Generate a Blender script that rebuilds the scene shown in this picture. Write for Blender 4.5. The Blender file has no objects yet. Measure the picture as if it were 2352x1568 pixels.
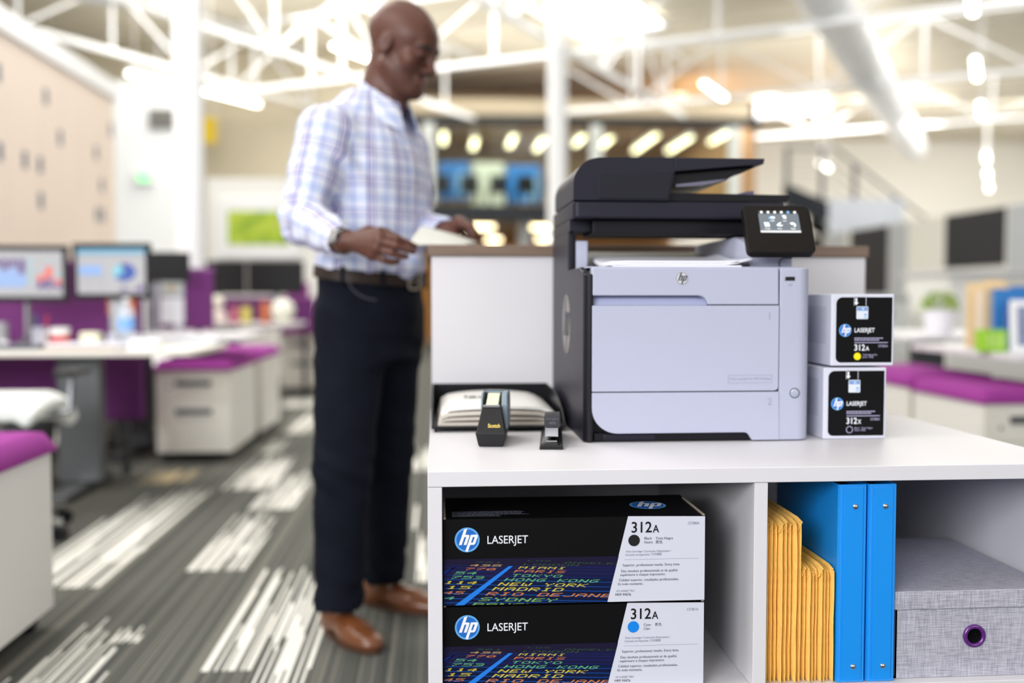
import bpy, bmesh, math, random
import numpy as np
from mathutils import Vector, Matrix

random.seed(7)
SC = bpy.context.scene
COL = SC.collection
PI = math.pi

# ------------------------------------------------------------------ camera, light, exposure
cam_data = bpy.data.cameras.new('camera')
cam_data.sensor_width = 36.0
cam_data.lens = 35.0
cam_data.clip_end = 200
cam = bpy.data.objects.new('camera', cam_data)
COL.objects.link(cam)
cam.location = (0, 0, 0.982)
F_PX = 2352 * 35 / 36
cam.rotation_euler = (PI / 2 - math.atan(104 / F_PX), 0, -math.atan(171 / F_PX))
cam_data.dof.use_dof = True
cam_data.dof.focus_distance = 1.61
cam_data.dof.aperture_fstop = 1.4
SC.camera = cam

SC.view_settings.view_transform = 'Standard'
SC.view_settings.look = 'None'
SC.view_settings.gamma = 1
SC.view_settings.use_curve_mapping = False
SC.view_settings.exposure = 0.0

world = bpy.data.worlds.new('World')
SC.world = world
world.use_nodes = True
bg = world.node_tree.nodes['Background']
bg.inputs[0].default_value = (0.93, 0.96, 1.0, 1)
bg.inputs[1].default_value = 0.6


def area(name, loc, target, sx, sy, power, color=(1, 1, 1)):
    d = bpy.data.lights.new(name, 'AREA')
    d.shape = 'RECTANGLE'
    d.size, d.size_y, d.energy, d.color = sx, sy, power, color
    o = bpy.data.objects.new(name, d)
    COL.objects.link(o)
    o.location = loc
    o.rotation_euler = (Vector(target) - Vector(loc)).to_track_quat('-Z', 'Y').to_euler()
    return o


# area lamps: unseen front key, plus front, overhead and upward fills added for brightness
area('window_daylight', (-1.6, -3.0, 3.0), (0.4, 1.8, 0.6), 3.6, 2.2, 72, (0.93, 0.96, 1.0))
area('window_daylight', (-4.5, -4.2, 3.0), (-3.2, 12.0, 1.2), 4.5, 2.4, 500, (0.97, 0.98, 1.0))  # unseen fill added to brighten the left pedestals and far left walls
area('window_daylight', (4.5, -4.2, 3.0), (6.0, 14.0, 1.4), 4.5, 2.4, 110, (0.97, 0.98, 1.0))  # unseen fill added to brighten the right of the office
area('skylight_daylight', (0.5, 2.6, 5.2), (0.5, 2.6, 0), 4, 4, 50, (1.0, 0.98, 0.95))  # downward area lamps set under the roof, away from the modelled skylight panes
area('skylight_daylight', (-3.2, 1.4, 5.2), (-2.6, 2.2, 0), 3, 3, 230, (1.0, 0.98, 0.95))  # fill added to brighten the floor near the left pedestal
area('skylight_daylight', (-3.0, 6.5, 5.2), (-3.0, 6.5, 0), 4, 4, 380, (1.0, 0.98, 0.95))
area('skylight_daylight', (4.5, 8.0, 5.2), (4.5, 8.0, 0), 5, 4, 230, (1.0, 0.98, 0.95))
area('skylight_daylight', (-1.0, 13.5, 5.2), (-1.0, 13.5, 0), 6, 4, 460, (1.0, 0.97, 0.92))
area('skylight_daylight', (9.0, 16.0, 5.2), (9.0, 16.0, 0), 7, 6, 420, (1.0, 0.98, 0.95))
area('skylight_daylight', (11.0, 21.0, 5.2), (11.0, 23.0, 0), 12, 6, 1700, (1.0, 0.98, 0.94))  # broad fill added to brighten the far right wall
area('pendant_uplight', (-1.5, 9.0, 3.95), (-1.5, 9.0, 9), 7, 7, 64, (1.0, 0.97, 0.92))  # upward lamps added to brighten the ceiling, not part of any fixture
area('pendant_uplight', (6.0, 11.0, 3.95), (6.0, 11.0, 9), 7, 8, 34, (1.0, 0.97, 0.92))
area('pendant_uplight', (-1.0, 15.5, 3.95), (-1.0, 15.5, 9), 8, 4, 66, (1.0, 0.97, 0.92))
area('pendant_uplight', (11.0, 20.0, 3.95), (11.0, 20.0, 9), 9, 9, 66, (1.0, 0.97, 0.92))
area('pendant_uplight', (3.0, 16.9, 4.0), (3.0, 17.6, 9), 8, 1.5, 55, (1.0, 0.96, 0.88))  # small upward lamp added to lift the dark roof by the mezzanine
area('mezzanine_light', (2.6, 21.5, 4.5), (2.6, 21.5, 0), 5, 4, 230, (1.0, 0.90, 0.74))
area('mezzanine_light', (2.0, 22.0, 2.35), (2.0, 22.0, 0), 5, 4, 110, (1.0, 0.82, 0.58))


# ------------------------------------------------------------------ materials
def lin(c):
    c = c / 255.0
    return c / 12.92 if c <= 0.04045 else ((c + 0.055) / 1.055) ** 2.4


def rgb(c):
    return (lin(c[0]), lin(c[1]), lin(c[2]), 1)


MATS = {}


def M(name, col, rough=0.5, metal=0.0, spec=0.5, emit=0.0, coat=0.0, vary=0.0, vscale=40, stretch=(1, 1, 1), bump=0.0, trans=0.0, alpha=1.0, sheen=0.0):
    if name in MATS:
        return MATS[name]
    m = bpy.data.materials.new(name)
    m.use_nodes = True
    nt = m.node_tree
    p = nt.nodes['Principled BSDF']
    p.inputs['Base Color'].default_value = rgb(col)
    p.inputs['Roughness'].default_value = rough
    p.inputs['Metallic'].default_value = metal
    p.inputs['Specular IOR Level'].default_value = spec
    p.inputs['Coat Weight'].default_value = coat
    p.inputs['Coat Roughness'].default_value = 0.08
    p.inputs['Transmission Weight'].default_value = trans
    p.inputs['Alpha'].default_value = alpha
    p.inputs['Sheen Weight'].default_value = sheen
    if emit:
        p.inputs['Emission Color'].default_value = rgb(col)
        p.inputs['Emission Strength'].default_value = emit
    if vary or bump:
        tc = nt.nodes.new('ShaderNodeTexCoord')
        mp = nt.nodes.new('ShaderNodeMapping')
        mp.inputs['Scale'].default_value = stretch
        nz = nt.nodes.new('ShaderNodeTexNoise')
        nz.inputs['Scale'].default_value = vscale
        nz.inputs['Detail'].default_value = 4
        nt.links.new(tc.outputs['Object'], mp.inputs[0])
        nt.links.new(mp.outputs[0], nz.inputs['Vector'])
        if vary:
            r = nt.nodes.new('ShaderNodeMapRange')
            r.inputs['From Min'].default_value = 0.25
            r.inputs['From Max'].default_value = 0.75
            r.inputs['To Min'].default_value = 1 - vary
            r.inputs['To Max'].default_value = 1 + vary
            nt.links.new(nz.outputs['Fac'], r.inputs['Value'])
            mx = nt.nodes.new('ShaderNodeVectorMath')
            mx.operation = 'SCALE'
            mx.inputs[0].default_value = rgb(col)[:3]
            nt.links.new(r.outputs[0], mx.inputs['Scale'])
            nt.links.new(mx.outputs[0], p.inputs['Base Color'])
        if bump:
            b = nt.nodes.new('ShaderNodeBump')
            b.inputs['Strength'].default_value = bump
            b.inputs['Distance'].default_value = 0.002
            nt.links.new(nz.outputs['Fac'], b.inputs['Height'])
            nt.links.new(b.outputs[0], p.inputs['Normal'])
    MATS[name] = m
    return m


def glass(name, tint=(235, 245, 245), amount=0.12):
    if name in MATS:
        return MATS[name]
    m = bpy.data.materials.new(name)
    m.use_nodes = True
    nt = m.node_tree
    nt.nodes.remove(nt.nodes['Principled BSDF'])
    out = nt.nodes['Material Output']
    t = nt.nodes.new('ShaderNodeBsdfTransparent')
    t.inputs[0].default_value = rgb(tint)
    g = nt.nodes.new('ShaderNodeBsdfGlossy')
    g.inputs['Roughness'].default_value = 0.05
    mx = nt.nodes.new('ShaderNodeMixShader')
    mx.inputs[0].default_value = amount
    nt.links.new(t.outputs[0], mx.inputs[1])
    nt.links.new(g.outputs[0], mx.inputs[2])
    nt.links.new(mx.outputs[0], out.inputs[0])
    MATS[name] = m
    return m


# ------------------------------------------------------------------ mesh builder
class B:
    def __init__(self):
        self.v, self.f, self.m = [], [], []

    def add(self, vs, fs, mi=0):
        o = len(self.v)
        self.v += [tuple(p) for p in vs]
        self.f += [tuple(i + o for i in f) for f in fs]
        self.m += [mi] * len(fs)
        return self

    def box(self, x0, x1, y0, y1, z0, z1, mi=0):
        vs = [(x, y, z) for z in (z0, z1) for y in (y0, y1) for x in (x0, x1)]
        return self.add(vs, [(0, 2, 3, 1), (4, 5, 7, 6), (0, 1, 5, 4), (2, 6, 7, 3), (0, 4, 6, 2), (1, 3, 7, 5)], mi)

    def prism(self, poly, axis, a, b, mi=0):
        n = len(poly)
        ar = sum(poly[i][0] * poly[(i + 1) % n][1] - poly[(i + 1) % n][0] * poly[i][1] for i in range(n))
        if ar < 0:
            poly = poly[::-1]
        def P(u, v, w):
            return {'x': (w, u, v), 'y': (u, w, v), 'z': (u, v, w)}[axis]
        vs = [P(u, v, a) for u, v in poly] + [P(u, v, b) for u, v in poly]
        flip = (axis == 'y') != (b < a)
        fs = [tuple(range(n))[::-1], tuple(range(n, 2 * n))] + [(i, (i + 1) % n, n + (i + 1) % n, n + i) for i in range(n)]
        if flip:
            fs = [f[::-1] for f in fs]
        return self.add(vs, fs, mi)

    def tube(self, pts, r, n=8, mi=0, cap=True):
        pts = [Vector(p) for p in pts]
        rs = r if isinstance(r, (list, tuple)) else [r] * len(pts)
        vs, fs = [], []
        prev = None
        for i, p in enumerate(pts):
            d = (pts[min(i + 1, len(pts) - 1)] - pts[max(i - 1, 0)]).normalized()
            if prev is None:
                u = d.orthogonal().normalized()
            else:
                u = (prev - d * prev.dot(d)).normalized()
            prev = u
            w = d.cross(u)
            for k in range(n):
                a = 2 * PI * k / n
                vs.append(p + (u * math.cos(a) + w * math.sin(a)) * rs[i])
        for i in range(len(pts) - 1):
            for k in range(n):
                a, b2 = i * n + k, i * n + (k + 1) % n
                fs.append((a, b2, b2 + n, a + n))
        if cap:
            fs.append(tuple(range(n))[::-1])
            fs.append(tuple(range((len(pts) - 1) * n, len(pts) * n)))
        return self.add(vs, fs, mi)

    def cyl(self, p, q, r, r2=None, n=24, mi=0):
        return self.tube([p, q], [r, r if r2 is None else r2], n, mi)

    def lathe(self, prof, c, n=32, mi=0):
        vs, fs = [], []
        for r, z in prof:
            for k in range(n):
                a = 2 * PI * k / n
                vs.append((c[0] + r * math.cos(a), c[1] + r * math.sin(a), c[2] + z))
        for i in range(len(prof) - 1):
            for k in range(n):
                a, b2 = i * n + k, i * n + (k + 1) % n
                fs.append((a, b2, b2 + n, a + n))
        fs.append(tuple(range(n))[::-1])
        fs.append(tuple(range((len(prof) - 1) * n, len(prof) * n)))
        return self.add(vs, fs, mi)

    def ell(self, c, r, nu=20, nv=12, mi=0):
        prof = [(max(1e-4, math.sin(PI * i / nv)), -math.cos(PI * i / nv)) for i in range(nv + 1)]
        k = B().lathe(prof, (0, 0, 0), nu)
        return self.add([(c[0] + p[0] * r[0], c[1] + p[1] * r[1], c[2] + p[2] * r[2]) for p in k.v], k.f, mi)

    def disc(self, o, u, v, r, n=48, mi=0, r0=0.0, w=0.0):
        o, u, v = Vector(o), Vector(u), Vector(v)
        nn = u.cross(v) * w
        P = [o + nn + (u * math.cos(2 * PI * k / n) + v * math.sin(2 * PI * k / n)) * r for k in range(n)]
        if r0 <= 0:
            return self.add(P, [tuple(range(n))], mi)
        Q = [o + nn + (u * math.cos(2 * PI * k / n) + v * math.sin(2 * PI * k / n)) * r0 for k in range(n)]
        return self.add(P + Q, [(k, (k + 1) % n, n + (k + 1) % n, n + k) for k in range(n)], mi)

    def flat(self, pts2, o, u, v, w=0.0, mi=0):
        o, u, v = Vector(o), Vector(u), Vector(v)
        n = u.cross(v).normalized() * w
        ar = sum(pts2[i][0] * pts2[(i + 1) % len(pts2)][1] - pts2[(i + 1) % len(pts2)][0] * pts2[i][1] for i in range(len(pts2)))
        if ar < 0:
            pts2 = pts2[::-1]
        return self.add([o + u * a + v * b + n for a, b in pts2], [tuple(range(len(pts2)))], mi)

    def sheet(self, P, th, mi=0):
        """thin slab from a grid of points P[i][j], thickened downward along the vertex normals"""
        A = np.array(P, float)
        ni, nj = A.shape[:2]
        du = np.gradient(A, axis=0)
        dv = np.gradient(A, axis=1)
        N = np.cross(du, dv)
        N /= np.linalg.norm(N, axis=2, keepdims=True) + 1e-12
        T = A.reshape(-1, 3)
        L = (A - N * th).reshape(-1, 3)
        k = ni * nj
        fs = []
        for i in range(ni - 1):
            for j in range(nj - 1):
                a, b, c, d = i * nj + j, (i + 1) * nj + j, (i + 1) * nj + j + 1, i * nj + j + 1
                fs.append((a, b, c, d))
                fs.append((k + a, k + d, k + c, k + b))
        rim = [(i, 0) for i in range(ni)] + [(ni - 1, j) for j in range(1, nj)] + [(i, nj - 1) for i in range(ni - 2, -1, -1)] + [(0, j) for j in range(nj - 2, 0, -1)]
        ids = [i * nj + j for i, j in rim]
        for q in range(len(ids)):
            a, b = ids[q], ids[(q + 1) % len(ids)]
            fs.append((b, a, k + a, k + b))
        return self.add(np.vstack([T, L]).tolist(), fs, mi)

    def join(self, other, mat=None, mi=None):
        vs = other.v if mat is None else [tuple(mat @ Vector(p)) for p in other.v]
        o = len(self.v)
        self.v += vs
        self.f += [tuple(i + o for i in f) for f in other.f]
        self.m += other.m if mi is None else [mi] * len(other.f)
        return self

    def obj(self, name, mats, parent=None, bevel=0.0, seg=2, sub=0, smooth=True, ang=35):
        me = bpy.data.meshes.new(name)
        off = Vector((0, 0, 0))
        if parent is not None:
            p = parent
            while p is not None:
                off += p.location
                p = p.parent
        me.from_pydata([(p[0] - off.x, p[1] - off.y, p[2] - off.z) for p in self.v], [], self.f)
        if not isinstance(mats, (list, tuple)):
            mats = [mats]
        for m in mats:
            me.materials.append(m)
        me.polygons.foreach_set('material_index', self.m)
        if smooth:
            me.polygons.foreach_set('use_smooth', [True] * len(self.f))
            me.set_sharp_from_angle(angle=math.radians(ang))
        me.update()
        o = bpy.data.objects.new(name, me)
        COL.objects.link(o)
        if parent is not None:
            o.parent = parent
        if bevel:
            md = o.modifiers.new('bevel', 'BEVEL')
            md.width, md.segments, md.limit_method = bevel, seg, 'ANGLE'
            md.angle_limit = math.radians(40)
            md.harden_normals = True
        if sub:
            md = o.modifiers.new('sub', 'SUBSURF')
            md.levels = md.render_levels = sub
        return o


def tag(o, label=None, cat=None, group=None, kind=None):
    if label: o['label'] = label
    if cat: o['category'] = cat
    if group: o['group'] = group
    if kind: o['kind'] = kind
    return o


def thing(name, loc, label, cat, group=None, kind=None):
    o = bpy.data.objects.new(name, None)
    o.empty_display_size = 0.05
    COL.objects.link(o)
    o.location = loc
    return tag(o, label, cat, group, kind)


def dup(o, parent=None):
    c = o.copy()
    COL.objects.link(c)
    if parent is not None:
        c.parent = parent
    for ch in list(o.children):
        dup(ch, c)
    return c


def arc(cx, cz, r, a0, a1, n=8, rz=None):
    rz = r if rz is None else rz
    return [(cx + r * math.cos(math.radians(a0 + (a1 - a0) * i / n)), cz + rz * math.sin(math.radians(a0 + (a1 - a0) * i / n))) for i in range(n + 1)]


def rrect(x0, z0, x1, z1, r, n=6):
    if not isinstance(r, (list, tuple)):
        r = [r] * 4   # bl br tr tl
    out = []
    for (cx, cz, rr, a) in ((x0 + r[0], z0 + r[0], r[0], 180), (x1 - r[1], z0 + r[1], r[1], 270), (x1 - r[2], z1 - r[2], r[2], 0), (x0 + r[3], z1 - r[3], r[3], 90)):
        out += arc(cx, cz, rr, a, a + 90, n) if rr > 0 else [(cx, cz)]
    return out


# ------------------------------------------------------------------ lettering
_glyphs = {}


def text_mesh(s, bold=0.0):
    key = (s, bold)
    if key in _glyphs:
        return _glyphs[key]
    cu = bpy.data.curves.new('lettering', 'FONT')
    cu.body = s
    cu.size = 1.0
    cu.offset = bold
    cu.resolution_u = 4
    o = bpy.data.objects.new('lettering', cu)
    COL.objects.link(o)
    dg = bpy.context.evaluated_depsgraph_get()
    me = bpy.data.meshes.new_from_object(o.evaluated_get(dg))
    vs = [(v.co.x, v.co.y) for v in me.vertices]
    fs = [tuple(p.vertices) for p in me.polygons]
    bpy.data.objects.remove(o)
    bpy.data.meshes.remove(me)
    bpy.data.curves.remove(cu)
    _glyphs[key] = (vs, fs)
    return _glyphs[key]


def text(b, s, o, u, v, h=None, width=None, mi=0, w=0.0004, bold=0.0, slant=0.0):
    """letters with cap height h (metres) starting at o, along u (baseline) and v (up)"""
    vs, fs = text_mesh(s, bold)
    if not vs:
        return b
    o, u, v = Vector(o), Vector(u).normalized(), Vector(v).normalized()
    n = u.cross(v) * w
    capv, _ = text_mesh('H', bold)
    cap = max(p[1] for p in capv)
    x0 = min(p[0] for p in vs)
    x1 = max(p[0] for p in vs)
    sy = h / cap
    sx = width / (x1 - x0) if width else sy
    fs2 = []
    for f in fs:
        a = sum(vs[f[i]][0] * vs[f[(i + 1) % len(f)]][1] - vs[f[(i + 1) % len(f)]][0] * vs[f[i]][1] for i in range(len(f)))
        fs2.append(f if a >= 0 else f[::-1])
    b.add([o + u * ((p[0] - x0) * sx + slant * p[1] * sy) + v * (p[1] * sy) + n for p in vs], fs2, mi)
    return b


def emblem(b, o, u, v, r, mi_back, mi_rim, mi_letter, w=0.0004):
    """round badge carrying a slanted two-letter mark"""
    u, v = Vector(u).normalized(), Vector(v).normalized()
    b.disc(o, u, v, r * 0.86, 48, mi_back, w=w)
    b.disc(o, u, v, r, 48, mi_rim, r0=r * 0.86, w=w)
    S = math.tan(math.radians(19))
    def put(pts):
        b.flat([((x + S * y) * r, y * r) for x, y in pts], o, u, v, w * 2, mi_letter)
    top = 0.97
    put([(-0.54, -0.40), (-0.30, -0.40), (-0.30, top - 0.03), (-0.54, top - 0.12)])
    put([(-0.30, 0.24), (-0.30, 0.42)] + arc(-0.06, 0.28, 0.14, 90, 0, 5) + [(0.08, -0.40), (-0.15, -0.40), (-0.15, 0.24)])
    put([(0.16, -0.90), (0.38, -0.97), (0.38, 0.42), (0.16, 0.42)])
    put([(0.38, 0.42)] + arc(0.62, 0.28, 0.14, 90, 0, 5) + arc(0.62, -0.26, 0.14, 0, -90, 5) + [(0.38, -0.40), (0.38, -0.22), (0.53, -0.22), (0.53, 0.24), (0.38, 0.24)])
    return b


DOT = {
    'A': '01110 10001 10001 11111 10001 10001 10001', 'B': '11110 10001 10001 11110 10001 10001 11110', 'C': '01111 10000 10000 10000 10000 10000 01111',
    'D': '11110 10001 10001 10001 10001 10001 11110', 'E': '11111 10000 10000 11110 10000 10000 11111', 'G': '01111 10000 10000 10111 10001 10001 01110',
    'H': '10001 10001 10001 11111 10001 10001 10001', 'I': '01110 00100 00100 00100 00100 00100 01110', 'J': '00001 00001 00001 00001 00001 10001 01110',
    'K': '10001 10010 10100 11000 10100 10010 10001', 'L': '10000 10000 10000 10000 10000 10000 11111', 'M': '10001 11011 10101 10101 10001 10001 10001',
    'N': '10001 11001 11001 10101 10011 10011 10001', 'O': '01110 10001 10001 10001 10001 10001 01110', 'P': '11110 10001 10001 11110 10000 10000 10000',
    'R': '11110 10001 10001 11110 10100 10010 10001', 'S': '01111 10000 10000 01110 00001 00001 11110', 'T': '11111 00100 00100 00100 00100 00100 00100',
    'U': '10001 10001 10001 10001 10001 10001 01110', 'W': '10001 10001 10001 10101 10101 10101 01010', 'Y': '10001 10001 01010 00100 00100 00100 00100',
    '0': '01110 10001 10011 10101 11001 10001 01110', '1': '00100 01100 00100 00100 00100 00100 01110', '3': '11110 00001 00001 01110 00001 00001 11110',
    '4': '00010 00110 01010 10010 11111 00010 00010', '5': '11111 10000 11110 00001 00001 00001 11110', '7': '11111 00001 00010 00100 00100 01000 01000', '8': '01110 10001 10001 01110 10001 10001 01110'}
# ------------------------------------------------------------------ shared materials
WHITE = M('white_laminate', (214, 212, 217), 0.42)
EDGE = M('white_edge_band', (222, 220, 228), 0.45)
WALLW = M('white_paint', (236, 236, 232), 0.7)
DARK = M('dark_plastic', (31, 30, 42), 0.42, vary=0.05, vscale=900, spec=0.22)
DARKER = M('black_plastic', (20, 20, 25), 0.4, spec=0.2)
PRN = M('printer_grey_plastic', (174, 177, 198), 0.45)
PRN2 = M('printer_recess_plastic', (165, 170, 200), 0.4)
SEAM = M('seam_shadow_gap', (70, 76, 96), 0.6)
CHROME = M('polished_steel', (205, 205, 210), 0.18, 1.0)
STEEL = M('brushed_steel', (150, 152, 156), 0.38, 0.9)
PURPLE = M('purple_felt', (146, 58, 140), 0.9, vary=0.08, vscale=500, spec=0.15)
PANELP = M('dark_purple_fabric', (104, 44, 108), 0.9, vary=0.06, vscale=300)
PAPER = M('white_paper', (240, 240, 240), 0.7)
GREYD = M('charcoal', (60, 62, 64), 0.55)

# ------------------------------------------------------------------ storage unit in front
y0 = 1.511
cab = thing('storage_cabinet', (0.51, 1.9, 0), 'low white open storage cabinet that the printer stands on', 'cabinet')
B().box(-0.016, 1.035, y0, 2.352, 0.691, 0.715).obj('top_panel', WHITE, cab, 0.0012)
B().box(-0.016, 0.006, y0, 2.35, 0.0, 0.6905).obj('side_panel', WHITE, cab, 0.001)
B().box(1.013, 1.035, y0, 2.35, 0.0, 0.6905).obj('side_panel', WHITE, cab, 0.001)
B().box(0.4935, 0.515, y0 + 0.001, 2.19, 0.366, 0.6905).obj('divider', WHITE, cab, 0.001)
B().box(0.0065, 1.0125, y0, 2.19, 0.344, 0.3655).obj('shelf', WHITE, cab, 0.001)
B().box(0.0065, 1.0125, 2.19, 2.205, 0.05, 0.6905).obj('back_panel', WHITE, cab)
B().box(0.0065, 1.0125, y0 + 0.02, 2.19, 0.05, 0.07).obj('base_panel', WHITE, cab, 0.001)

tallc = thing('counter_cabinet', (0.51, 2.58, 0), 'tall white cabinet with a brown wood counter slab behind the printer', 'cabinet')
WOODT = M('walnut_laminate', (118, 98, 84), 0.5, vary=0.16, vscale=6, stretch=(1.0, 12, 12))
B().box(-0.014, 1.041, 2.362, 2.84, 0.0, 1.0755).obj('carcass', WHITE, tallc, 0.0015)
B().box(-0.022, 1.047, 2.356, 2.90, 1.0762, 1.1035).obj('counter_slab', WOODT, tallc, 0.002)
t = thing('counter_cabinet', (0.9, 3.3, 0), 'white cabinet standing behind the wood topped one, right of the printer', 'cabinet')
B().box(0.55, 1.31, 3.0, 3.45, 0.0, 1.07).obj('carcass', WHITE, t, 0.002)
B().box(0.545, 1.315, 2.995, 3.455, 1.071, 1.095).obj('counter_slab', WHITE, t, 0.002)

# ------------------------------------------------------------------ printer
X0, Y0, Z0 = 0.264, 1.785, 0.7155
pr = thing('laser_printer', (X0 + 0.21, Y0 + 0.25, Z0), 'large grey and black office laser printer with touch screen', 'printer')
B().box(0.275, 0.676, 1.806, 2.262, 0.7155, 1.024).obj('chassis', DARKER, pr, 0.004)
# left side wall, stepped like the photo: low part comes forward, upper part sits back
side = [(1.795, 0.7165), (2.275, 0.7165), (2.275, 1.1115), (2.006, 1.1115), (2.006, 1.034), (1.85, 1.036)] + arc(1.815, 1.008, 0.022, 70, 180, 6)
B().prism(side, 'x', X0, 0.2745).obj('side_panel', DARK, pr, 0.0025)
# rounded black pillar at the front left corner
pil = [(0.2645, 1.812)] + [(0.2645 + 0.0145 - 0.0145 * math.cos(math.radians(a)), 1.80 - 0.014 * math.sin(math.radians(a))) for a in range(0, 91, 15)] + [(0.2815, 1.786), (0.2815, 1.812)]
B().prism(pil, 'z', 0.7165, 1.022).obj('corner_pillar', DARKER, pr, 0.003)
# front fascia pieces
def front(name, poly, y_a, y_b, mat=PRN, bev=0.0022):
    return B().prism(poly, 'y', y_a, y_b).obj(name, mat, pr, bev, 3)
notch = [(0.279, 1.0335), (0.6235, 1.0335), (0.6245, 0.9665), (0.4925, 0.9665)] + arc(0.4735, 0.9665, 0.018, 0, 90, 8, 0.0165)[1:] + [(0.279, 0.983)]
front('front_fascia', notch, 1.786, 1.812)
gl = B().prism([(1.795, 0.9655), (1.812, 0.9655), (1.812, 0.985), (1.806, 0.985)], 'x', 0.279, 0.4925)
gl.obj('grip_recess', PRN2, pr)
ftray = front('upper_tray', rrect(0.279, 0.8085, 0.625, 0.965, [0.002, 0.008, 0.001, 0.001]), 1.785, 1.812)
lt = [(0.279, 0.8065), (0.626, 0.8065), (0.6275, 0.7175), (0.5765, 0.7175), (0.5745, 0.722)] + arc(0.561, 0.7195, 0.0125, 10, 90, 6) + [(0.326, 0.732)] + arc(0.326, 0.779, 0.047, -90, -180, 10)
front('paper_tray', lt, 1.785, 1.812)
B().box(0.284, 0.6265, 1.7925, 1.80, 0.7168, 0.732).obj('tray_lip', DARKER, pr, 0.002)
B().box(0.30, 0.40, 1.790, 1.80, 0.7168, 0.731).obj('tray_lip', DARK, pr, 0.006, 4)
# right pillar with rounded outer edge
rp = [(0.6275, 1.8125), (0.6265, 1.7865), (0.662, 1.7865)] + [(0.662 + 0.0255 * math.sin(math.radians(a)), 1.812 - 0.0255 * math.cos(math.radians(a))) for a in range(10, 91, 10)] + [(0.6875, 2.27), (0.6765, 2.27), (0.6765, 1.8125)]
B().prism(rp, 'z', 0.7168, 1.0335).obj('side_panel', PRN, pr, 0.0025)
pb = B().lathe([(0.0078, 0), (0.0078, 0.001), (0.0066, 0.0022), (0.0001, 0.0026)], (0, 0, 0), 32)
pw = B().join(pb, Matrix.Translation((0.6565, 1.7868, 0.8035)) @ Matrix.Rotation(PI / 2, 4, 'X'))
pw.obj('power_button', M('button_grey', (190, 196, 214), 0.25, 0.4), pr)
B().disc((0.6565, 1.7862, 0.8035), (1, 0, 0), (0, 0, 1), 0.0096, 40, 0, r0=0.0078, w=0.0002).obj('button_ring', SEAM, pr)
us = B().box(0.6365, 0.654, 1.7855, 1.789, 1.0105, 1.0175, 0)
us.box(0.6335, 0.6363, 1.7853, 1.7885, 1.0105, 1.0175, 1)
us.box(0.6385, 0.652, 1.785, 1.7865, 1.0125, 1.0147, 2)
us.obj('usb_port', [DARKER, CHROME, M('usb_tongue', (16, 16, 18), 0.6)], pr, 0.0003)
# deck, output bay and supports
B().box(0.276, 0.676, 1.815, 1.97, 1.0335, 1.0365).obj('output_deck', PRN, pr, 0.001)
deck = B().prism([(1.83, 1.0368), (2.27, 1.0368), (2.27, 1.083), (2.20, 1.079), (1.95, 1.041)], 'x', 0.304, 0.588)
deck.obj('output_tray', DARKER, pr, 0.002)
B().prism([(2.008, 1.0365), (2.262, 1.0365), (2.262, 1.084), (2.008, 1.106)], 'x', 0.2748, 0.2795).obj('bay_wall', DARKER, pr)
B().prism([(2.006, 1.0362), (2.03, 1.0362), (2.05, 1.094), (2.006, 1.094)], 'x', 0.280, 0.304).obj('bay_post', PRN, pr, 0.002)
B().box(0.264, 0.306, 1.985, 2.27, 1.112, 1.134).obj('hinge_block', DARK, pr, 0.001)
rb = B().prism([(1.86, 1.0368), (2.262, 1.0368), (2.262, 1.0995), (1.96, 1.0995), (1.90, 1.085), (1.86, 1.06)], 'x', 0.592, 0.6758)
rb.obj('bay_wall', PRN, pr, 0.003)
B().tube([(0.650, 1.8585, 1.0375), (0.650, 1.8585, 1.046), (0.652, 1.8585, 1.051), (0.657, 1.8585, 1.054), (0.6745, 1.8585, 1.0545)], 0.0012, 6).obj('trim_groove', SEAM, pr)
# scanner
sc = B().prism(rrect(X0, 1.934, 0.684, 2.272, [0.012, 0.006, 0.006, 0.006], 5), 'z', 1.1345, 1.1675)
sc.obj('scanner_body', DARK, pr, 0.004, 3)
B().box(0.3065, 0.668, 1.962, 2.10, 1.104, 1.134).obj('scanner_base', DARKER, pr, 0.003)
# document feeder
adf = [(X0, 1.169), (0.4515, 1.169), (0.4635, 1.2245), (0.4635, 1.2525), (0.316, 1.2515)] + arc(0.318, 1.1995, 0.054, 90, 180, 12, 0.052)
B().prism(adf, 'y', 1.931, 2.235).obj('feeder_housing', DARK, pr, 0.004, 3)
B().prism([(0.3115, 1.1715), (0.450, 1.1715), (0.4605, 1.2245), (0.325, 1.2185)] + arc(0.3245, 1.2055, 0.013, 90, 180, 6), 'y', 1.9285, 1.9335).obj('feeder_door', M('dark_plastic_door', (28, 27, 37), 0.48, spec=0.22), pr, 0.0015)
B().prism([(0.464, 1.2525), (0.6435, 1.2525), (0.6415, 1.2415), (0.464, 1.2255)], 'y', 1.931, 2.215).obj('input_tray', DARK, pr, 0.0015)
B().prism([(0.456, 1.2235), (0.633, 1.2395), (0.604, 1.2265), (0.588, 1.224), (0.574, 1.212), (0.552, 1.209), (0.525, 1.2035), (0.456, 1.198)], 'y', 1.952, 2.19).obj('tray_underside', DARKER, pr, 0.002)
B().prism([(0.47, 1.2025), (0.576, 1.2145), (0.55, 1.2065), (0.52, 1.2005), (0.47, 1.1975)], 'y', 1.948, 1.9515).obj('tray_guide', M('guide_plastic', (104, 102, 122), 0.4), pr)
B().prism([(0.4525, 1.169), (0.695, 1.169), (0.7055, 1.1835), (0.456, 1.186)], 'y', 1.95, 2.225).obj('output_bed', DARKER, pr, 0.0015)
B().prism([(0.59, 1.1855), (0.655, 1.1845), (0.655, 1.2), (0.64, 1.1985)], 'y', 2.03, 2.12).obj('paper_stop', M('stop_plastic', (98, 96, 130), 0.45), pr, 0.001)
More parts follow.
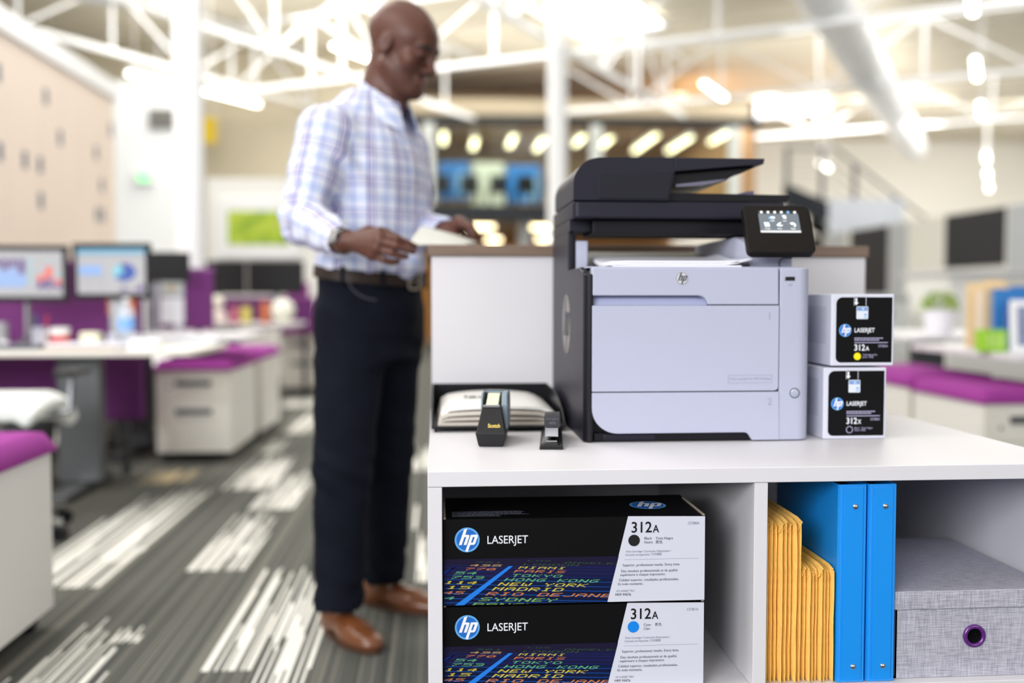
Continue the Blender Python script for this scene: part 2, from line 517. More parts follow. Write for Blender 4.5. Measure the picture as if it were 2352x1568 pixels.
# touch panel
pan_o = Vector((0.5685, 1.79, 1.0625))
pan_u = Vector((1, 0, 0))
pan_v = Vector((0.0075, 0.066, 0.0925)).normalized()
pan_n = pan_u.cross(pan_v).normalized()
PW, PH = 0.1275, 0.1135
pm = Matrix(((pan_u.x, pan_v.x, pan_n.x, pan_o.x), (pan_u.y, pan_v.y, pan_n.y, pan_o.y), (pan_u.z, pan_v.z, pan_n.z, pan_o.z), (0, 0, 0, 1)))
body = B().prism(rrect(0, 0, PW, PH, [0.012, 0.010, 0.011, 0.007], 6), 'z', -0.017, 0)
B().join(body, pm).obj('control_panel', M('panel_black', (24, 21, 20), 0.30, spec=0.15), pr, 0.002, 3)
B().join(B().box(0.03, 0.105, 0.03, 0.085, -0.035, -0.018), pm).obj('panel_mount', PRN, pr, 0.003)
SX0, SX1, SY0, SY1 = 0.0275, 0.1045, 0.0455, 0.0985
scr = B().flat([(SX0, SY0), (SX1, SY0), (SX1, SY1 - 0.007), (SX0, SY1 - 0.007)], pan_o, pan_u, pan_v, 0.0008, 0)
scr.flat([(SX0, SY0), (SX1, SY0), (SX1, SY0 + 0.005), (SX0, SY0 + 0.005)], pan_o, pan_u, pan_v, 0.0010, 1)
for k in range(6):
    a = SX0 + k * (SX1 - SX0) / 6
    scr.flat([(a + 0.0004, SY1 - 0.007), (a + 0.0122, SY1 - 0.007), (a + 0.0122, SY1), (a + 0.0004, SY1)], pan_o, pan_u, pan_v, 0.0010, 2)
    scr.flat([(a + 0.0042, SY1 - 0.0062), (a + 0.0088, SY1 - 0.0062), (a + 0.0084, SY1 - 0.001), (a + 0.0046, SY1 - 0.0016)], pan_o, pan_u, pan_v, 0.0012, 4 if k == 4 else 3)
def icon(cx, cy, pts, mi=3, w=0.0012):
    scr.flat([(cx + x * 0.001, cy + y * 0.001) for x, y in pts], pan_o, pan_u, pan_v, w, mi)
icon(0.052, 0.0815, [(-6, -1), (-3, -3), (3, -3), (4, 0), (1, 2), (-4, 2)], 4)
icon(0.052, 0.0815, [(-2, -1), (6, -2.5), (6, 2), (-1, 2.5)], 3, 0.0014)
icon(0.0765, 0.083, [(-4, 4), (3, 4), (4, -4.5), (-1, -3)], 3)
icon(0.0765, 0.083, [(-4, -4), (-3, -4), (-3, -3.2), (-4, -3.2)], 3)
icon(0.041, 0.065, [(-5, 5), (4.5, 5), (5.5, -5), (-3.5, -5)], 3)
icon(0.041, 0.065, [(-3.5, 1), (4, 1), (4, 3.5), (-3.5, 3.5)], 4, 0.0014)
icon(0.041, 0.065, [(-3, -3), (1, -3), (1, -1.5), (-3, -1.5)], 2, 0.0014)
icon(0.0655, 0.065, [(-6, -1), (1, 5), (4, 5), (-1.5, -1), (7, -1.5), (2, -4.5), (-4, -3.5)], 3)
icon(0.0905, 0.065, [(-5, 3), (-2, 5), (3, 4.5), (6, 0), (5.5, -5), (1.5, -5), (1, -2), (-2.5, 0)], 3)
icon(0.0925, 0.0635, [(-1.8, -1.5), (1.8, -1.5), (1.8, 1.5), (-1.8, 1.5)], 2, 0.0014)
for s, a, c in (('USB', 0.0487, 0.0722), ('Fax', 0.0735, 0.0722), ('Copy', 0.0365, 0.0535), ('Scan', 0.0605, 0.0535), ('Apps', 0.0855, 0.0535)):
    text(scr, s, pan_o + pan_u * a + pan_v * c, pan_u, pan_v, 0.0032, None, 3, 0.0014)
scr.obj('touch_screen', [M('screen_slate', (92, 100, 108), 0.25, emit=0.55), M('screen_bar', (190, 190, 192), 0.3, emit=0.5), M('screen_tab', (40, 42, 46), 0.3, emit=0.3), M('screen_white', (235, 235, 235), 0.3, emit=0.8), M('screen_blue', (110, 165, 220), 0.3, emit=0.7)], pr, smooth=False)
# badges and printed marks
silver = M('badge_silver', (214, 214, 220), 0.3, 0.35)
lettr = M('badge_letter', (62, 64, 72), 0.4)
fo, fu, fv = Vector((0.4435, 1.786, 1.0145)), Vector((1, 0, 0)), Vector((0, 0, 1))
e = B(); e.disc(fo, fu, fv, 0.0122, 48, 0, w=0.0006)
emblem(e, fo - Vector((0, 0.0006, 0)), fu, fv, 0.0115, 0, 1, 2)
e.obj('badge', [silver, CHROME, lettr], pr)
e = B(); so = Vector((X0, 2.03, 0.925)); su, sv = Vector((0, -1, 0)), Vector((0, 0, 1))
emblem(e, so, su, sv, 0.060, 0, 0, 1, 0.0004)
e.obj('badge', [M('embossed_grey', (120, 116, 114), 0.4), DARK], pr)
mk = B()
grey = M('printed_grey', (150, 152, 176), 0.6)
fr = [(0.5305, 0.8235), (0.6125, 0.8235), (0.6125, 0.8375), (0.5305, 0.8375)]
for (a, b_) in ((0, 1), (1, 2), (2, 3), (3, 0)):
    (xa, za), (xb, zb) = fr[a], fr[b_]
    mk.box(min(xa, xb) - 0.0002, max(xa, xb) + 0.0002, 1.7845, 1.7849, min(za, zb) - 0.0002, max(za, zb) + 0.0002)
text(mk, 'Color LaserJet Pro MFP M476dw', (0.5325, 1.785, 0.8285), fu, fv, 0.0046, 0.078)
text(B(), '1', (0.606, 1.785, 0.939), fu, fv, 0.013).obj('tray_number', grey, pr, smooth=False)
text(B(), '2', (0.605, 1.785, 0.782), fu, fv, 0.013).obj('tray_number', grey, pr, smooth=False)
mk.obj('model_plate', grey, pr, smooth=False)
mk = B()
mk.tube([(0.640, 1.7862, 1.002), (0.650, 1.7862, 1.002)], 0.0004, 5)
mk.tube([(0.643, 1.7862, 1.002), (0.646, 1.7862, 1.0045), (0.649, 1.7862, 1.0045)], 0.0004, 5)
mk.obj('usb_symbol', grey, pr, smooth=False)

# sheets lying in the output tray
for k, (xa, xb, za) in enumerate(((0.322, 0.565, 1.0425), (0.318, 0.560, 1.0455), (0.320, 0.585, 1.0485))):
    P = [[(xa + (xb - xa) * i / 10, 1.822 + 0.23 * j / 5, 1.0392 + 0.0042 * k + (0.0 if i else -0.001) + (0.003 * k if i == 10 else 0) + max(0, 0.0416 * j - 0.108) * 0.16) for j in range(6)] for i in range(11)]
    o = B().sheet(P, 0.0036).obj('printed_sheet', M('copy_paper', (232, 232, 242), 0.6), None)
    tag(o, ['lowest of the white sheets in the output tray under the scanner', 'middle white sheet in the output tray under the scanner', 'topmost curled white sheet in the output tray under the scanner'][k], 'paper', 'sheets in the output tray')

# ------------------------------------------------------------------ toner cartons in the cubby
BLK = M('carton_black', (11, 11, 13), 0.45, spec=0.12)
CWHITE = M('carton_white', (206, 208, 222), 0.4)
KRAFT = M('carton_edge', (168, 156, 140), 0.8)
INK = M('ink_black', (22, 22, 24), 0.5, spec=0.15)
INKG = M('ink_grey', (128, 130, 150), 0.5, spec=0.15)
INKD = M('ink_slate', (66, 68, 84), 0.5, spec=0.15)
LWHITE = M('lettering_white', (232, 234, 242), 0.5)
EB = M('emblem_blue', (28, 102, 190), 0.35)
EBR = M('emblem_light_blue', (96, 164, 226), 0.35)
NAVY = M('board_navy', (24, 24, 62), 0.4, spec=0.15)
NAVY2 = M('board_violet', (26, 22, 48), 0.4, spec=0.15)
NAVY3 = M('board_deep_navy', (14, 22, 56), 0.4, spec=0.15)
LINE = M('board_blue', (22, 96, 196), 0.4, spec=0.15)
LINE2 = M('board_dim_blue', (22, 48, 130), 0.4, spec=0.15)
BAND = M('board_band_blue', (36, 118, 214), 0.4, spec=0.15)
DCOL = {'g': M('dots_green', (112, 196, 140), 0.5, spec=0.15), 'y': M('dots_yellow', (236, 216, 64), 0.5, spec=0.15), 'o': M('dots_orange', (226, 138, 70), 0.5, spec=0.15), 'l': M('dots_lime', (140, 196, 88), 0.5, spec=0.15),
        'd': M('dots_dim_green', (58, 88, 62), 0.5, spec=0.15), 'c': M('dots_cream', (222, 186, 118), 0.5, spec=0.15)}
CW, CH, CD = 0.4105, 0.1345, 0.165
CMATS = [BLK, CWHITE, INK, INKD, INKG, LWHITE, EB, EBR]


def carton(px, py, pz, label, dot, colour_words, code, tilt):
    t = thing('toner_carton', (px, py, pz), label, 'carton', 'toner cartons in the open shelf')
    B().box(px, px + CW, py, py + CD, pz, pz + CH).obj('box', BLK, t, 0.0008)
    # flap edges of raw board at both ends of the top
    k = B().box(px + 0.0005, px + 0.004, py + 0.002, py + CD - 0.01, pz + CH, pz + CH + 0.0025)
    k.box(px + CW - 0.004, px + CW - 0.0005, py + 0.002, py + CD - 0.03, pz + CH, pz + CH + 0.0018)
    k.obj('board_edge', KRAFT, t)
    def c(qx, qy):        # a point of the printed face, from its place on the picture of the carton
        return ((qx - 1018) * 0.000682, CH - (qy + (qx - 1018) * 0.0135 - 1195) * 0.000692)
    o = Vector((px, py, pz))
    U, V = Vector((1, 0, 0)), Vector((0, 0, 1))
    lb = B().flat([c(1440, 1188), (CW - 0.0006, CH - 0.001), (CW - 0.0006, 0.0008), (c(1393, 1384)[0], 0.0008)], o, U, V, 0.0003)
    lb.obj('white_label', CWHITE, t)
    # picture of a departures board
    bd = B()
    xl, xr = 0.0006, c(1393, 1384)[0]
    xr2 = c(1419, 1275)[0]
    zt = c(1018, 1284)[1]
    def zz(s): return 0.0008 + (zt - 0.0008) * s
    def xe(s): return xr + (xr2 - xr) * s
    lv = [0, 0.55, 0.82, 1.0]
    for q in range(3):
        bd.flat([(xl, zz(lv[q])), (xe(lv[q]), zz(lv[q])), (xe(lv[q + 1]), zz(lv[q + 1])), (xl, zz(lv[q + 1]))], o, U, V, 0.0003, (2, 0, 1)[q])
    def crop(qx, qy):     # coordinates of the enlarged view
        return c(1000 + qx / 5.345, 1180 + qy / 5.345)
    def inside(p):
        s = (p[1] - 0.0008) / (zt - 0.0008)
        return (min(max(p[0], xl), xe(min(max(s, 0), 1)) - 0.0003), max(p[1], 0.0010))
    rows = [(640, 1.6, 1), (668, 1.7, 1), (712, 2.2, 1), (762, 2.4, 1), (815, 2.6, 0), (872, 3.0, 0), (925, 3.0, 0), (985, 3.4, 0), (1045, 3.4, 0), (1098, 3.6, 0)]
    for yy, th, dim in rows:
        m_ = 4 if dim else 3
        a = crop(110, yy - 18); b_ = crop(2260, yy + 32)
        h = th * 0.00018
        bd.flat([inside(a), inside(b_), inside((b_[0], b_[1] + h)), inside((a[0], a[1] + h))], o, U, V, 0.0005, m_)
    for pts, m_ in (([(235, 1120), (345, 1120), (940, 640), (890, 640)], 5), ([(95, 740), (110, 700), (265, 630), (225, 640)], 4)):
        bd.flat([inside(crop(*p)) for p in pts], o, U, V, 0.0007, m_)
    words = [('LOS', 1115, 562, 20, 100, 'd'), ('ANGELES', 1570, 588, 26, 102, 'd'), ('LONDON', 1060, 603, 30, 116, 'd'), ('MIAMI', 1005, 640, 34, 118, 'y'), ('PARIS', 948, 682, 38, 128, 'o'), ('TOKYO', 910, 732, 40, 128, 'g'),
             ('HONG KONG', 825, 780, 48, 130, 'g'), ('NEW YORK', 752, 832, 50, 138, 'y'), ('MADRID', 682, 888, 52, 147, 'y'), ('RIO DEJANEI', 606, 948, 52, 156, 'o'), ('SYDNEY', 522, 1012, 54, 160, 'l'), ('BANGKOK', 440, 1076, 44, 158, 'l'),
             ('381', 480, 576, 22, 115, 'd'), ('435', 415, 610, 30, 132, 'c'), ('770', 350, 652, 34, 130, 'o'), ('54', 228, 698, 38, 145, 'g'), ('753', 175, 748, 44, 140, 'g'), ('114', 96, 808, 44, 140, 'y'), ('15', 125, 868, 46, 155, 'y'), ('45', 92, 932, 44, 130, 'o'), ('4', 96, 998, 44, 150, 'g')]
    cols = list(DCOL)
    for s, wx, wy, wh, cw, ck in words:
        for i, chh in enumerate(s):
            if chh == ' ':
                continue
            wh_ = wh * 0.80
            for r_, bits in enumerate(DOT[chh].split()):
                j = 0
                while j < 5:
                    if bits[j] == '1':
                        e_ = j
                        while e_ + 1 < 5 and bits[e_ + 1] == '1':
                            e_ += 1
                        sl = (6 - r_) / 6 * wh_ * 1.0
                        xa = wx + i * cw + j * cw * 0.16 + sl
                        xb = wx + i * cw + (e_ + 1) * cw * 0.16 + sl
                        ya = wy + 4 + r_ / 7 * wh_ + (xa - wx) * 0.024
                        yb = ya + wh_ / 7 * 0.66
                        q4 = [inside(crop(xa, ya)), inside(crop(xb, ya)), inside(crop(xb - 2, yb)), inside(crop(xa - 2, yb))]
                        if q4[1][0] - q4[0][0] > 0.0004:
                            bd.flat(q4, o, U, V, 0.0009, 6 + cols.index(ck))
                        j = e_
                    j += 1
    bd.obj('printed_picture', [NAVY, NAVY2, NAVY3, LINE, LINE2, BAND] + [DCOL[k_] for k_ in cols], t, smooth=False)
    # words
    L = B()
    def put(s, qx, qy, h, w_=None, mi=3, bold=0.0):
        a = c(qx, qy)
        text(L, s, o + U * a[0] + V * a[1], U, V, h * 0.000692, w_ * 0.000682 if w_ else None, mi, 0.0008, bold)
    put('LASERJET', 1118, 1249, 17.5, 92, 5)
    put('312', 1448, 1225, 24, 47, 2, 0.012)
    put('A', 1497, 1225, 17, 15, 2, 0.012)
    put(code, 1579, 1207, 6, 27, 4)
    ya = (1241, 1249)
    for (s, col_, row_) in colour_words:
        put(s, 1478 if col_ == 0 else 1504, 1241 if row_ == 0 else 1250, 5.6, None, 3)
    put('Print Cartridge / Cartouche d\u2019Impression /', 1436, 1270.5, 4.6, 104, 4)
    put('Cartucho de Impresi\u00f3n / \u6253\u5370\u7852\u9f13', 1434, 1278, 4.6, 84, 4)
    a, b_ = c(1431, 1287), c(1605, 1284.5)
    L.flat([a, b_, (b_[0], b_[1] + 0.0004), (a[0], a[1] + 0.0004)], o, U, V, 0.0008, 4)
    put('Superior, professional results. Every time.', 1428, 1302, 5.6, 133)
    put('Des r\u00e9sultats professionnels et de qualit\u00e9', 1424.5, 1315.5, 5.6, 131)
    put('sup\u00e9rieure \u00e0 chaque impression.', 1422.5, 1324, 5.6, 105)
    put('Calidad superior, resultados profesionales.', 1419.5, 1336, 5.6, 139)
    put('En todo momento.', 1417.5, 1345, 5.6, 58)
    put('HP LASERJET PRO', 1413.5, 1360.5, 4.4, 42, 4)
    put('MFP M476', 1411.5, 1369.5, 5.6, 36, 2)
    L.obj('lettering', CMATS, t, smooth=False)
    a = c(1454, 1243)
    B().disc(o + U * a[0] + V * a[1], U, V, 0.0091, 40, 0, w=0.0008).obj('colour_dot', dot, t)
    a = c(1072, 1240)
    emblem(B(), o + U * a[0] + V * a[1], U, V, 0.0192, 6, 7, 5, 0.0008).obj('emblem', CMATS, t, smooth=False)
    # top: badge and rows of fine print
    to = o + V * CH
    emblem(B(), to + U * 0.336 + Vector((0, 0.082, 0)), U, Vector((0, 1, 0)), 0.030, 6, 7, 5, 0.0004).obj('emblem', CMATS, t, smooth=False)
    L = B()
    rnd = random.Random(3)
    for r_ in range(7):
        xx = 0.014
        while xx < (0.125 if r_ < 4 else 0.135 if r_ == 4 else 0.085):
            wd = rnd.uniform(0.003, 0.009)
            yy = 0.052 - r_ * 0.0056
            L.flat([(xx, yy), (xx + wd, yy), (xx + wd, yy + 0.0022), (xx, yy + 0.0022)], to, U, Vector((0, 1, 0)), 0.0004, 4)
            xx += wd + 0.0012
    L.obj('fine_print', CMATS, t, smooth=False)
    return t


carton(0.0075, 1.523, 0.3665, 'toner carton with a cyan dot at the bottom of the shelf stack', M('dot_cyan', (0, 128, 224), 0.4), [('Cyan', 0, 0), ('Cian', 0, 1), ('\u9752\u8272', 1, 0)], 'CF381A', 0)
carton(0.0075, 1.521, 0.3665 + CH + 0.003, 'toner carton with a black dot on top of the shelf stack', M('dot_black', (20, 20, 22), 0.4), [('Black', 0, 0), ('Noire', 0, 1), ('Tinta Negra', 1, 0), ('\u9ed1\u8272', 1, 1)], 'CF380A', 0)


# ------------------------------------------------------------------ cartons stacked beside the printer (end faces to the front)
def end_carton(px, pz, label, big, dotm, ring, words):
    py = 1.80
    w_, h_, d_ = 0.1205, 0.1335, 0.40
    t = thing('toner_carton', (px, py, pz), label, 'carton', 'toner cartons beside the printer')
    B().box(px, px + w_, py, py + d_, pz, pz + h_).obj('box', CWHITE, t, 0.002, 3)
    o, U, V = Vector((px, py, pz)), Vector((1, 0, 0)), Vector((0, 0, 1))
    lb = B().flat(rrect(0.009, 0.006, 0.1165, 0.1275, [0.010, 0.001, 0.001, 0.012], 6), o, U, V, 0.0003)
    lb.obj('black_label', BLK, t)
    tabb = B()
    for a in (0.043, 0.0655):
        tabb.box(px + a - 0.0004, px + a + 0.0004, py - 0.0012, py - 0.0006, pz + 0.112, pz + 0.1325)
    tabb.flat([(0.040, 0.1285), (0.068, 0.1285), (0.0645, 0.1325), (0.044, 0.1325)], o, U, V, 0.0006)
    tabb.obj('tear_tab', M('tab_white', (206, 208, 222), 0.5), t, smooth=False)
    sd = B()
    for r_ in range(17):
        zz_ = 0.108 - r_ * 0.0042
        sd.flat([(0.25, zz_), (0.385, zz_), (0.385, zz_ + 0.0016), (0.25, zz_ + 0.0016)], Vector((px, py + 0.41, pz)), Vector((0, -1, 0)), V, 0.0003)
    sd.obj('fine_print', M('side_print', (176, 176, 190), 0.6), t, smooth=False)
    L = B()
    L.flat([(0.0452, 0.126), (0.0486, 0.126), (0.0486, 0.118), (0.0514, 0.118), (0.0469, 0.1125), (0.0424, 0.118), (0.0452, 0.118)], o, U, V, 0.0008, 2)
    S_ = B()
    S_.flat(rrect(0.0475, 0.087, 0.070, 0.1105, 0.002, 4), o, U, V, 0.0008, 3)   # seal sticker
    S_.flat([(0.0485, 0.1025), (0.069, 0.1025), (0.069, 0.1092), (0.0485, 0.1092)], o, U, V, 0.0010, 8)
    emblem(S_, o + U * 0.059 + V * 0.1058, U, V, 0.0034, 1, 1, 3, 0.0012)
    S_.flat([(0.0625, 0.089), (0.067, 0.089), (0.067, 0.097), (0.0625, 0.097)], o, U, V, 0.0010, 1)
    S_.flat([(0.0635, 0.09), (0.066, 0.09), (0.066, 0.094), (0.0635, 0.094)], o, U, V, 0.0012, 3)
    em_ = emblem(B(), o + U * 0.0265 + V * 0.066, U, V, 0.0118, 0, 1, 2, 0.0008)
    dt_ = B()
    text(L, 'LASERJET', o + U * 0.0445 + V * 0.0625, U, V, 0.0078, 0.0385, 2, 0.0008, 0.012)
    for zz_, wd in ((0.0505, 0.051), (0.047, 0.045)):
        xx = 0.0445
        rr = random.Random(int(zz_ * 9e4))
        while xx < 0.0445 + wd:
            q = rr.uniform(0.002, 0.005)
            L.flat([(xx, zz_), (xx + q, zz_), (xx + q, zz_ + 0.0018), (xx, zz_ + 0.0018)], o, U, V, 0.0008, 4)
            xx += q + 0.0008
    L.flat([(0.0445, 0.0425), (0.1085, 0.0425), (0.1085, 0.0438), (0.0445, 0.0438)], o, U, V, 0.0008, 4)
    text(L, big[:3], o + U * 0.0445 + V * 0.0285, U, V, 0.0112, 0.0205, 2, 0.0008, 0.02)
    text(L, big[3], o + U * 0.0662 + V * 0.0285, U, V, 0.0078, 0.0068, 2, 0.0008, 0.02)
    text(L, words[0], o + U * 0.0905 + V * 0.0345, U, V, 0.0046, 0.0185, 4, 0.0008)
    for k, s in enumerate(words[1:]):
        text(L, s, o + U * (0.0605 + 0.0125 * (k // 2)) + V * (0.019 - 0.0042 * (k % 2)), U, V, 0.0031, None, 4, 0.0008)
    if ring:
        dt_.disc(o + U * 0.0505 + V * 0.0175, U, V, 0.0066, 40, 4, r0=0.0054, w=0.0008)
    else:
        dt_.disc(o + U * 0.0505 + V * 0.0175, U, V, 0.0068, 40, 5, w=0.0008)
    ms_ = [EB, EBR, LWHITE, M('sticker_silver', (214, 220, 230), 0.35), M('lettering_lilac', (178, 172, 206), 0.5), dotm, EB, EB, M('sticker_blue', (120, 150, 205), 0.4)]
    for b_, n_ in ((L, 'lettering'), (S_, 'seal_sticker'), (em_, 'emblem'), (dt_, 'colour_dot')):
        b_.obj(n_, ms_, t, smooth=False)


YEL = M('dot_yellow', (246, 222, 0), 0.4)
end_carton(0.7165, 0.7155, 'toner carton marked with an empty ring, lower of the pair right of the printer', '312X', YEL, True, ['CF380X', 'Black', 'Noire', 'Tinta Negra', '\u9ed1\u8272'])
end_carton(0.7295, 0.8525, 'toner carton with a yellow dot, upper of the pair right of the printer', '312A', YEL, False, ['CF382A', 'Yellow', 'Jaune', 'Amarillo', '\u9ec4\u8272'])

# ------------------------------------------------------------------ padded envelopes
KR = M('golden_kraft', (255, 212, 118), 0.65, vary=0.10, vscale=90, bump=0.25)


def envelope(h, d, seed, th=0.0072):
    rn = random.Random(seed)
    ny, nz = 26, 26
    ph, am = rn.uniform(0, 6), rn.uniform(0.0002, 0.0005)
    def half(y, z):
        e_ = min(y, d - y)
        q = 0.16 + 0.84 * min(1, max(0, (e_ - 0.004) / 0.016)) ** 0.6
        ez = min(z, h - z)
        q *= 0.25 + 0.75 * min(1, max(0, (ez - 0.003) / 0.02)) ** 0.7
        return th / 2 * q
    def mid(y, z):
        return am * math.sin(ph + z * 34) + 0.0002 * math.sin(ph * 2 + y * 40 + z * 80)
    ys = [d * (i / ny) ** 1.5 for i in range(ny + 1)]
    zs = [h * (0.5 - 0.5 * math.cos(PI * j / nz)) for j in range(nz + 1)]
    k = B()
    V_, n = [], (ny + 1) * (nz + 1)
    for s in (-1, 1):
        for y in ys:
            for z in zs:
                V_.append((mid(y, z) + s * half(y, z), y, z))
    F_ = []
    w_ = nz + 1
    for i in range(ny):
        for j in range(nz):
            a, b_, c_, e_ = i * w_ + j, (i + 1) * w_ + j, (i + 1) * w_ + j + 1, i * w_ + j + 1
            F_.append((a, e_, c_, b_)); F_.append((n + a, n + b_, n + c_, n + e_))
    rim = [i * w_ for i in range(ny + 1)] + [ny * w_ + j for j in range(1, nz + 1)] + [i * w_ + nz for i in range(ny - 1, -1, -1)] + [j for j in range(nz - 1, 0, -1)]
    for q in range(len(rim)):
        a, b_ = rim[q], rim[(q + 1) % len(rim)]
        F_.append((a, b_, n + b_, n + a))
    k.add(V_, F_)
    # folded flap at the top: a slanted leaf whose front corner is cut away
    fl = B()
    P = []
    for i in range(13):
        y = 0.004 + (d - 0.006) * i / 12
        c_ = min(1, max(0, (y - 0.0) / 0.016))
        P.append([(mid(y, h) - 0.0030 + 0.0052 * q / 4 + 0.0007 * math.sin(ph + q), y + 0.003 * math.sin(ph), h - 0.022 * (1 - q / 4) * (0.4 + 0.6 * c_) + 0.005 * q / 4 * c_) for q in range(5)])
    fl.sheet(P, 0.0006)
    return k, fl


ex = 0.5160
for i in range(16):
    tall = i < 8
    h = 0.254 + 0.003 * math.sin(i * 2.1) if tall else 0.178 + 0.004 * math.sin(i * 1.7)
    d = 0.27 if tall else 0.225
    x = ex + 0.0078 * i if tall else 0.5792 + 0.0064 * (i - 8)
    if i == 0:
        lab = 'first tall golden padded envelope, pressed against the white divider'
    elif tall:
        lab = '%s tall golden padded envelope right of the white divider' % ['', 'second', 'third', 'fourth', 'fifth', 'sixth', 'seventh', 'eighth'][i]
    elif i == 15:
        lab = 'short golden padded envelope touching the blue binders'
    else:
        lab = '%s of the short golden padded envelopes, counted from the tall ones' % ['first', 'second', 'third', 'fourth', 'fifth', 'sixth', 'seventh'][i - 8]
    t = thing('padded_envelope', (x, 1.524, 0.3665), lab, 'envelope', 'padded envelopes filed on the shelf')
    k, fl = envelope(h, d, 30 + i, 0.0072 if tall else 0.0058)
    mt = Matrix.Translation((x + 0.0035, 1.522 + 0.003 * ((i * 7) % 3), 0.3665))
    B().join(k, mt).obj('pouch', KR, t, ang=60)
    B().join(fl, mt).obj('flap', KR, t, ang=60)

# ------------------------------------------------------------------ binders
BLUE = M('binder_blue_vinyl', (15, 142, 234), 0.28, coat=0.5, bump=0.03, vscale=60)
BLUED = M('binder_seam_blue', (20, 104, 190), 0.4)
for i, (xa, lab) in enumerate(((0.6325, 'blue vinyl ring binder next to the envelopes'), (0.6815, 'blue vinyl ring binder next to the grey storage box'))):
    za, hb, wb, db = 0.3662, 0.318, 0.0465, 0.285
    t = thing('ring_binder', (xa + wb / 2, 1.52, za), lab, 'binder', 'ring binders on the shelf')
    B().prism(rrect(xa + 0.001, 1.5205, xa + wb - 0.001, 1.524, 0.001, 3), 'z', za, za + hb).obj('spine', BLUE, t, 0.001)
    for s in (0, 1):
        a = xa if s == 0 else xa + wb - 0.003
        B().box(a, a + 0.003, 1.523, 1.523 + db, za, za + hb).obj('cover', BLUE, t, 0.0012)
    B().box(xa + 0.0045, xa + wb - 0.0045, 1.536, 1.523 + db - 0.02, za + 0.014, za + hb - 0.012).obj('page_block', M('binder_lining', (20, 30, 52), 0.6), t)
    st = B()
    for q in range(94):
        z = za + 0.004 + q * 0.0033
        for a in (xa + 0.0045, xa + wb - 0.0035):
            st.box(a - 0.0004, a + 0.0004, 1.5196, 1.5206, z, z + 0.0021)
    st.obj('stitching', M('stitch_blue', (70, 168, 236), 0.4), t, smooth=False)
    sl = B()
    for a, b_ in ((xa + 0.0088, xa + wb - 0.0068),):
        sl.prism(rrect(a, za + 0.004, b_, za + hb - 0.004, 0.002, 3), 'y', 1.5188, 1.5204)
    sl.obj('label_sleeve', BLUE, t, 0.0006)
    for zz_ in (0.0255, 0.283):
        rv = B().lathe([(0.0044, 0), (0.0042, 0.0014), (0.0030, 0.0026), (0.0001, 0.0032)], (0, 0, 0), 24)
        B().join(rv, Matrix.Translation((xa + wb / 2 + 0.0035, 1.5188, za + zz_)) @ Matrix.Rotation(PI / 2, 4, 'X')).obj('rivet', CHROME, t)

# ------------------------------------------------------------------ grey storage box
LIN = bpy.data.materials.new('grey_linen')
LIN.use_nodes = True
nt = LIN.node_tree
p = nt.nodes['Principled BSDF']
p.inputs['Roughness'].default_value = 0.85
tc = nt.nodes.new('ShaderNodeTexCoord')
fac = []
for sc_ in ((40, 700, 900), (900, 700, 45)):
    mp = nt.nodes.new('ShaderNodeMapping'); mp.inputs['Scale'].default_value = sc_
    nz = nt.nodes.new('ShaderNodeTexNoise'); nz.inputs['Scale'].default_value = 1.0; nz.inputs['Detail'].default_value = 3
    nt.links.new(tc.outputs['Object'], mp.inputs[0]); nt.links.new(mp.outputs[0], nz.inputs['Vector'])
    fac.append(nz)
ad = nt.nodes.new('ShaderNodeMath'); ad.operation = 'ADD'
nt.links.new(fac[0].outputs['Fac'], ad.inputs[0]); nt.links.new(fac[1].outputs['Fac'], ad.inputs[1])
rp_ = nt.nodes.new('ShaderNodeMapRange'); rp_.inputs['From Min'].default_value = 0.75; rp_.inputs['From Max'].default_value = 1.25
nt.links.new(ad.outputs[0], rp_.inputs['Value'])
cr = nt.nodes.new('ShaderNodeMix'); cr.data_type = 'RGBA'
cr.inputs['A'].default_value = rgb((140, 139, 153)); cr.inputs['B'].default_value = rgb((192, 191, 203))
nt.links.new(rp_.outputs[0], cr.inputs['Factor']); nt.links.new(cr.outputs['Result'], p.inputs['Base Color'])
t = thing('storage_box', (0.87, 1.74, 0.3662), 'grey linen covered storage box with a purple ringed finger hole', 'box')
hx, hz, hr = 0.8655, 0.4325, 0.0125
bx0, bx1, by0, by1, bz0, bz1 = 0.7335, 0.997, 1.531, 1.868, 0.3662, 0.4985
k = B()
ring = [(hx + hr * math.cos(2 * PI * q / 32), hz + hr * math.sin(2 * PI * q / 32)) for q in range(32)]
outer = []
for q in range(32):
    a = 2 * PI * q / 32
    ca, sa = math.cos(a), math.sin(a)
    s = min(((bx1 - hx) / ca if ca > 1e-6 else (bx0 - hx) / ca if ca < -1e-6 else 9), ((bz1 - hz) / sa if sa > 1e-6 else (bz0 - hz) / sa if sa < -1e-6 else 9))
    outer.append((hx + s * ca, hz + s * sa))
vs = [(x, by0, z) for x, z in ring] + [(x, by0, z) for x, z in outer]
k.add(vs, [(q, (q + 1) % 32, 32 + (q + 1) % 32, 32 + q) for q in range(32)])
for (cx_, cz_) in ((bx0, bz0), (bx1, bz0), (bx1, bz1), (bx0, bz1)):   # corner fills of the front
    an = math.atan2(cz_ - hz, cx_ - hx) % (2 * PI)
    q = int(an / (2 * PI / 32))
    k.add([(outer[q][0], by0, outer[q][1]), (cx_, by0, cz_), (outer[(q + 1) % 32][0], by0, outer[(q + 1) % 32][1])], [(0, 1, 2)])
k.box(bx0, bx0 + 0.003, by0, by1, bz0, bz1).box(bx1 - 0.003, bx1, by0, by1, bz0, bz1).box(bx0, bx1, by1 - 0.003, by1, bz0, bz1).box(bx0, bx1, by0 + 0.0002, by1, bz0, bz0 + 0.003)
k.obj('box_body', LIN, t, smooth=False)
lidk = B().box(bx0 - 0.004, bx1 + 0.004, by0 - 0.0045, by1 + 0.003, 0.4785, 0.5085)
